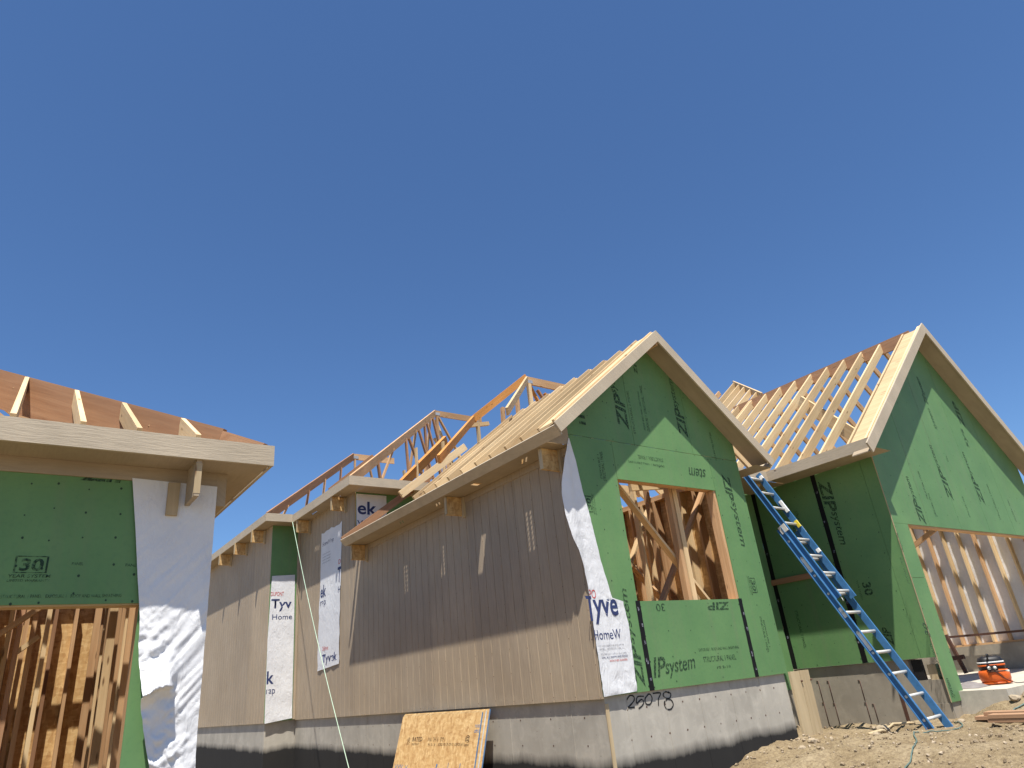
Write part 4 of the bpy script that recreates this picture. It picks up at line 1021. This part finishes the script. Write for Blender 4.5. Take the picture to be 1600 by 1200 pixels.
for i in range(6, 14): tube('rung', [LB0 + rr * .045 + dd * (.305 * i) + nn * .075, LB0 + rr * (wd - .045) + dd * (.305 * i) + nn * .075], .021, ALU, LD, 8)
for i in range(0, 10): tube('rung_plug', [LB0 - rr * .012 + dd * (.305 * i), LB0 - rr * .0035 + dd * (.305 * i)], .02, ALU, LD, 8)
for q in (-.012, wd + .012):
    board('guide_bracket', LB0 + rr * q + dd * 2.88 + nn * .05, LB0 + rr * q + dd * 3.0 + nn * .05, .02, .12, ALU, LD, up=nn)
for q in (.0, wd): board('foot', LB0 + rr * q - dd * .26, LB0 + rr * q - dd * .36, .05, .10, BLACKP, LD, up=nn)
for s0, s1, mt in ((.95, 1.22, STICK), (1.45, 1.6, STICK), (2.2, 2.45, STICK)): board('warning_label', LB0 - rr * .0045 + dd * s0, LB0 - rr * .0045 + dd * s1, .002, .05, mt, LD, up=nn)
for s0, s1, mt in ((2.98, 3.1, YEL), (3.28, 3.5, STICK), (2.5, 2.56, STICK), (3.98, 4.04, STICK)): board('warning_label', LB0 + rr * (wd - .05) + dd * s0 + nn * .10, LB0 + rr * (wd - .05) + dd * s1 + nn * .10, .035, .05, mt, LD, up=nn)
tube('pull_rope', spline([LB0 + rr * .24 + dd * (1.7 + .1 * i) + nn * (.02 + .01 * (i % 3)) for i in range(12)], 3), .006, STICK, LD, 5)

# ---- strand-board sheets leaning on the foundation
ta = Vector((-.06, 0, -.085)); ba = Vector((-.42, 0, -1.32)); dn = (ba - ta).normalized(); nrm_o = Vector((dn.z, 0, -dn.x)); nrm_o = nrm_o if nrm_o.x < 0 else -nrm_o
labels = ('outermost strand board sheet of the leaning stack, stamped with black print', 'middle sheet of the strand boards leaning on the foundation, its blue edge showing', 'innermost strand board sheet of the stack, against the concrete foundation')
for k in range(3):
    off = nrm_o * (.022 * (2 - k)); y0, y1 = (2.24 - .05 * k, 4.47 + .02 * k); sh_ = dn * (.004 if k == 0 else -.02 * k)
    vs = []
    for o2 in (0, .019):
        for p, yy in ((ta + sh_, y0), (ta + sh_, y1), (ba, y1), (ba, y0)): vs.append(p + off + nrm_o * o2 + Vector((0, yy, 0)))
    me = bpy.data.meshes.new('strand_board_sheet'); me.from_pydata([tuple(v) for v in vs], [], [(0, 1, 2, 3), (7, 6, 5, 4), (0, 4, 5, 1), (1, 5, 6, 2), (2, 6, 7, 3), (3, 7, 4, 0)])
    me.materials.append(OSB); me.materials.append(EDGEB if k != 1 else EDGEL)
    for i in range(2, 6): me.polygons[i].material_index = 1
    o = bpy.data.objects.new('strand_board_sheet', me); col.objects.link(o); tag(o, labels[k], 'board', 'sheets leaning on the foundation')
    if k == 0:
        fr = off + nrm_o * .0205; top = ta + sh_ + fr; up_ = -dn
        def st_(txt, yl, dz, L, h_, mat=INK_BROWN, bold=.01): lettering(txt, top + dn * dz + Vector((0, yl, 0)), (0, -L, 0), up_ * h_, mat, o, 0, bold)
        st_('APA', 4.18, .39, .10, .10); st_('RATED', 4.02, .345, .30, .06, bold=.03); st_('SHEATHING', 4.02, .395, .22, .03); st_('7/16', 3.55, .345, .1, .05, bold=.02); st_('24/16', 3.40, .345, .14, .055); st_('EXP 1', 3.2, .345, .12, .05, bold=.02)
        st_('SIZED FOR SPACING   EXPOSURE 1', 3.24, .40, .68, .035); st_('PS 2-18', 3.52, .40, .2, .03); st_('@', 2.55, .36, .11, .09, bold=.02); st_('PRP', 2.55, .41, .1, .035)
        for yl, d0, d1 in ((3.18, .62, .86), (2.88, .60, .88), (2.58, .60, .9)):
            p, q = top + dn * d0 + Vector((0, yl, 0)), top + dn * d1 + Vector((0, yl + .02, 0)); w_ = Vector((0, .018 if yl > 3 else .008, 0))
            obj('marker_line', [p - w_, p + w_, q + w_, q - w_], [(0, 1, 2, 3)], INK_BLUE, o)
        st_('XXX  X', 4.42, .75, .42, .1, INK_BLUE); 
        for z_ in (.18, .24): st_('=', 2.36, z_, .12, .03, INK_BLUE)

# ---- air compressor on the slab
CP = empty('air_compressor', (6.95, -1.17, -.482), 'orange pancake air compressor with black motor cover on the garage slab', 'compressor')
cx, cy, cz = 6.95, -1.17, -.482
def lathe(name, prof, mat, par, n=28, sx=1, sy=1, c=(cx, cy)):
    vs = []; fs = []
    for r_, z_ in prof:
        for i in range(n): t_ = 2 * math.pi * i / n; vs.append((c[0] + r_ * sx * math.cos(t_), c[1] + r_ * sy * math.sin(t_), z_))
    for j in range(len(prof) - 1):
        for i in range(n): fs.append((j * n + i, j * n + (i + 1) % n, (j + 1) * n + (i + 1) % n, (j + 1) * n + i))
    fs.append(tuple(range(n - 1, -1, -1))); fs.append(tuple(range((len(prof) - 1) * n, len(prof) * n)))
    return obj(name, vs, fs, mat, par, smooth=True)
lathe('tank', [(.12, cz + .03), (.19, cz + .04), (.205, cz + .08), (.208, cz + .13), (.205, cz + .17), (.19, cz + .20), (.11, cz + .215)], ORANGE, CP)
lathe('tank_skirt', [(.14, cz + .005), (.20, cz + .012), (.205, cz + .035), (.14, cz + .04)], ORANGE, CP)
def rbox(name, c, hx, hy, prof, mat, par, ang=.5, n=28, e=3.2):
    """rounded box: superellipse rings (scale, z)"""
    vs = []; fs = []; ca, sa = math.cos(ang), math.sin(ang)
    for sc, z_ in prof:
        for i in range(n):
            t_ = 2 * math.pi * i / n; x_ = hx * sc * math.copysign(abs(math.cos(t_)) ** (2 / e), math.cos(t_)); y_ = hy * sc * math.copysign(abs(math.sin(t_)) ** (2 / e), math.sin(t_))
            vs.append((c[0] + x_ * ca - y_ * sa, c[1] + x_ * sa + y_ * ca, z_))
    for j in range(len(prof) - 1):
        for i in range(n): fs.append((j * n + i, j * n + (i + 1) % n, (j + 1) * n + (i + 1) % n, (j + 1) * n + i))
    fs.append(tuple(range(n - 1, -1, -1))); fs.append(tuple(range((len(prof) - 1) * n, len(prof) * n)))
    return obj(name, vs, fs, mat, par, smooth=True)
CA = -.95
rbox('motor_cover', (cx, cy), .17, .135, [(1, cz + .21), (1.02, cz + .25), (.98, cz + .33), (.86, cz + .375), (.6, cz + .395)], BLACKP, CP, CA)
rbox('cover_vent', (cx, cy), .173, .138, [(.99, cz + .30), (1.005, cz + .303), (.99, cz + .318), (.97, cz + .32)], STICK, CP, CA)
rbox('cover_label', (cx, cy), .175, .14, [(.99, cz + .255), (1.01, cz + .258), (1.01, cz + .278), (.99, cz + .28)], ORANGE, CP, CA)
fd = Vector((CAM.x - cx, CAM.y - cy, 0)).normalized(); sdv = Vector((-fd.y, fd.x, 0))
pc = Vector((cx, cy, cz + .235)) + fd * .19
board('control_panel', pc - sdv * .07, pc + sdv * .07, .02, .07, BLACKP, CP)
for q_ in (-.04, .035): tube('gauge', [pc + sdv * q_ + fd * .01, pc + sdv * q_ + fd * .03], .024, ALU, CP)
tube('manifold', [pc - sdv * .06 + fd * .02 - Vector((0, 0, .05)), pc + sdv * .16 + fd * .02 - Vector((0, 0, .05))], .011, STEEL, CP)
tube('hose_coupler', [pc + sdv * .16 + fd * .02 - Vector((0, 0, .05)), pc + sdv * .2 + fd * .05 - Vector((0, 0, .055))], .013, ALU, CP)
for t_ in (.6, 2.7, 4.4, 5.6): tube('rubber_foot', [(cx + .16 * math.cos(t_), cy + .16 * math.sin(t_), cz + .03), (cx + .16 * math.cos(t_), cy + .16 * math.sin(t_), cz)], .02, BLACKP, CP)
tube('handle', spline([(cx - .17, cy - .05, cz + .33), (cx - .2, cy - .06, cz + .42), (cx - .05, cy - .02, cz + .415), (cx + .13, cy + .05, cz + .41), (cx + .17, cy + .07, cz + .33)], 6), .011, BLACKP, CP)
tube('power_cord', spline([(cx - .19, cy - .02, cz + .25), (cx - .24, cy - .09, cz + .22), (cx - .17, cy - .19, cz + .08), (cx - .05, cy - .28, cz + .01), (cx + .1, cy - .36, cz + .008)], 8), .006, BLACKP, CP, 6)
tg = obj('folded_tarp', [(cx - .75 + .02 * i % 3, cy + .0 + .1 * j, cz + .02 + .05 * math.sin(i * 1.3) * math.sin(j * .9) ** 2 + (.05 if 0 < i < 6 and 0 < j < 4 else -.018)) if False else (cx - .7 + .08 * i, cy + .1 * j, cz + .004 + (.07 * math.sin(i / 6 * math.pi) * math.sin(j / 4 * math.pi) + .015 * (i % 2) * (0 < i < 6) * (0 < j < 4))) for j in range(5) for i in range(7)], [(j * 7 + i, j * 7 + i + 1, (j + 1) * 7 + i + 1, (j + 1) * 7 + i) for j in range(4) for i in range(6)], TARP, None, smooth=True)
tag(tg, 'crumpled grey tarp lying on the slab left of the compressor', 'tarp')

# ---- planks by the garage, form boards, debris
for k, (x, z, ya, yb, lab) in enumerate(((4.86, -.735, -1.62, -4.2, 'lowest of the farther brown planks, lying flat on the dirt'), (4.52, -.735, -1.90, -4.3, 'lower brown plank of the nearer pair lying on the dirt'), (4.515, -.690, -1.915, -4.3, 'upper brown plank of the nearer pair lying on the dirt'), (4.90, -.692, -1.72, -4.2, 'brown plank lying on top of the farther brown plank'))):
    z0 = ground_h(x, -2) + .06 if k == 0 else z
    o = board('brown_plank', (x, ya, z), (x + .1, yb, z - .01), .20, .040, W_BROWN); tag(o, lab, 'plank', 'brown planks on the dirt')
for k, (x0, x1, lab) in enumerate(((3.445, 3.66, 'left of two pale form boards standing at the foundation corner'), (3.668, 3.89, 'right of two pale form boards standing at the foundation corner'))):
    o = board('form_board', ((x0 + x1) / 2 - .02, -.02, -1.15), ((x0 + x1) / 2, -.02, .012), x1 - x0, .035, W_OLD, None, up=(0, 1, 0)); tag(o, lab, 'board', 'form boards at the corner')
    tube('tie_rod', [(x1 - .005, -.06, -.12), (x1 - .005, -.038, -.12)], .012, STEEL, o, 6)
def lie(name, a_, b_, r_, mat, lab, cat):
    pl = [Vector(a_).lerp(Vector(b_), i / 10) for i in range(11)]
    for i, p in enumerate(pl): p.z = ground_h(p.x, p.y) + r_ + .012
    return tag(tube(name, pl, r_, mat, None, 6), lab, cat)
lie('wood_stick', (4.25, -.55, 0), (4.75, -.85, 0), .016, W_OLD, 'thin pale stick lying on the dirt left of the ladder foot', 'stick')
lie('wood_offcut', (3.75, -.75, 0), (4.1, -.78, 0), .02, W_OLD, 'short pale wood offcut lying on the dirt near the form boards', 'stick')
def hose_path(pts, r_): 
    pl = spline([Vector((x, y, 0)) for x, y in pts], 10)
    for p in pl: p.z = max(ground_h(p.x, p.y) + r_ + .006, (-.482 + r_) if (p.x > XD + .3 and p.y > YD - .62) else -9)
    return pl
tag(tube('air_hose', hose_path([(1.3, -2.2), (2.2, -2.0), (2.9, -1.75), (3.3, -1.55), (3.9, -1.45), (4.3, -1.6), (4.75, -1.45), (5.0, -1.25)], .0075), .0075, HOSE, None, 6), 'thin grey-green air hose snaking across the dirt to the ladder foot', 'hose')
tag(tube('air_hose', hose_path([(5.0, -1.9), (5.4, -1.75), (5.7, -1.95), (6.1, -1.8), (6.5, -2.05), (7.2, -1.9)], .009), .009, HOSE, None, 6), 'grey-green hose tangle lying in front of the garage slab', 'hose')
# rope hanging from the eave corner
a_ = Vector((-.34, 9.2, 4.07)); b_ = at(545, 1200, 0, -1.1); d = b_ - a_
pl = [a_ + d * (i / 20) + Vector((0, 0, -.16 * math.sin(math.pi * i / 20))) for i in range(21)]; e_ = b_ + d * .25; e_.z = ground_h(e_.x, e_.y) + .01
tag(tube('rope', pl + [e_], .0065, ROPE, None, 6), 'thin pale green rope running from the eave corner down to the ground', 'rope')
# stones
def stone(rad, seed):
    bm = bmesh.new(); bmesh.ops.create_icosphere(bm, subdivisions=2, radius=rad)
    for v in bm.verts: v.co *= 1 + .35 * noise.noise(v.co / rad * 1.3 + Vector((seed, 0, 0))); v.co.z *= .65
    me = bpy.data.meshes.new('stone'); bm.to_mesh(me); bm.free(); me.materials.append(ROCK); return me
for k, (x, y, r_, lab) in enumerate(((4.35, -.62, .085, 'largest pale stone lying in the trench between form boards and ladder'), (3.1, -.35, .06, 'pale stone on the dirt under the gable foundation corner'), (2.55, -.55, .05, 'small pale stone on the dirt below the painted gable foundation'), (4.98, -1.35, .05, 'pale stone at the foot of the garage corner'), (3.55, -.95, .04, 'small stone on the bare dirt in front of the form boards'), (4.6, -.45, .05, 'stone beside the pale stick in the trench'))):
    o = bpy.data.objects.new('stone', stone(r_, k * 3.1)); o.location = (x, y, ground_h(x, y) + r_ * .3); o.rotation_euler = (0, 0, k); col.objects.link(o); tag(o, lab, 'stone', 'stones on the dirt')
for k, (x, y, r_, lab) in enumerate(((5.75, -1.78, .07, 'broken concrete lump at the left front edge of the garage slab'), (6.15, -1.82, .09, 'largest broken concrete lump in front of the garage slab'), (6.6, -1.85, .06, 'broken concrete lump at the slab edge below the compressor'), (5.45, -1.55, .05, 'small concrete lump between the planks and the slab'))):
    o = bpy.data.objects.new('concrete_lump', stone(r_, 20 + k * 2.3)); o.location = (x, y, ground_h(x, y) + r_ * .35); o.rotation_euler = (0, .2, k * 1.7); col.objects.link(o); tag(o, lab, 'rubble', 'concrete rubble at the slab')
tb = bmesh.new(); bmesh.ops.create_icosphere(tb, subdivisions=1, radius=1)
tv = [v.co.copy() for v in tb.verts]; tf = [[v.index for v in f_.verts] for f_ in tb.faces]; tb.free()
vs = []; fs = []
for i in range(2600):
    x = random.uniform(.9, 5.4); y = random.uniform(-3.6, .0 if x < 3.4 else 1.0)
    r_ = .005 + .030 * random.random() ** 6
    mt_ = Matrix.Translation((x, y, ground_h(x, y) + r_ * .3)) @ Matrix.Rotation(random.random() * 6, 4, Vector((random.random(), random.random(), 1)).normalized()) @ Matrix.Diagonal((r_, r_ * random.uniform(.6, 1), r_ * random.uniform(.5, .8), 1))
    k = len(vs); vs += [mt_ @ (v * random.uniform(.75, 1.2)) for v in tv]; fs += [[k + q for q in f_] for f_ in tf]
me = bpy.data.meshes.new('gravel'); me.from_pydata([tuple(v) for v in vs], [], fs); me.materials.append(CLOD)
o = bpy.data.objects.new('gravel', me); col.objects.link(o); tag(o, 'loose gravel and clods scattered over the dirt', 'gravel', kind='stuff')
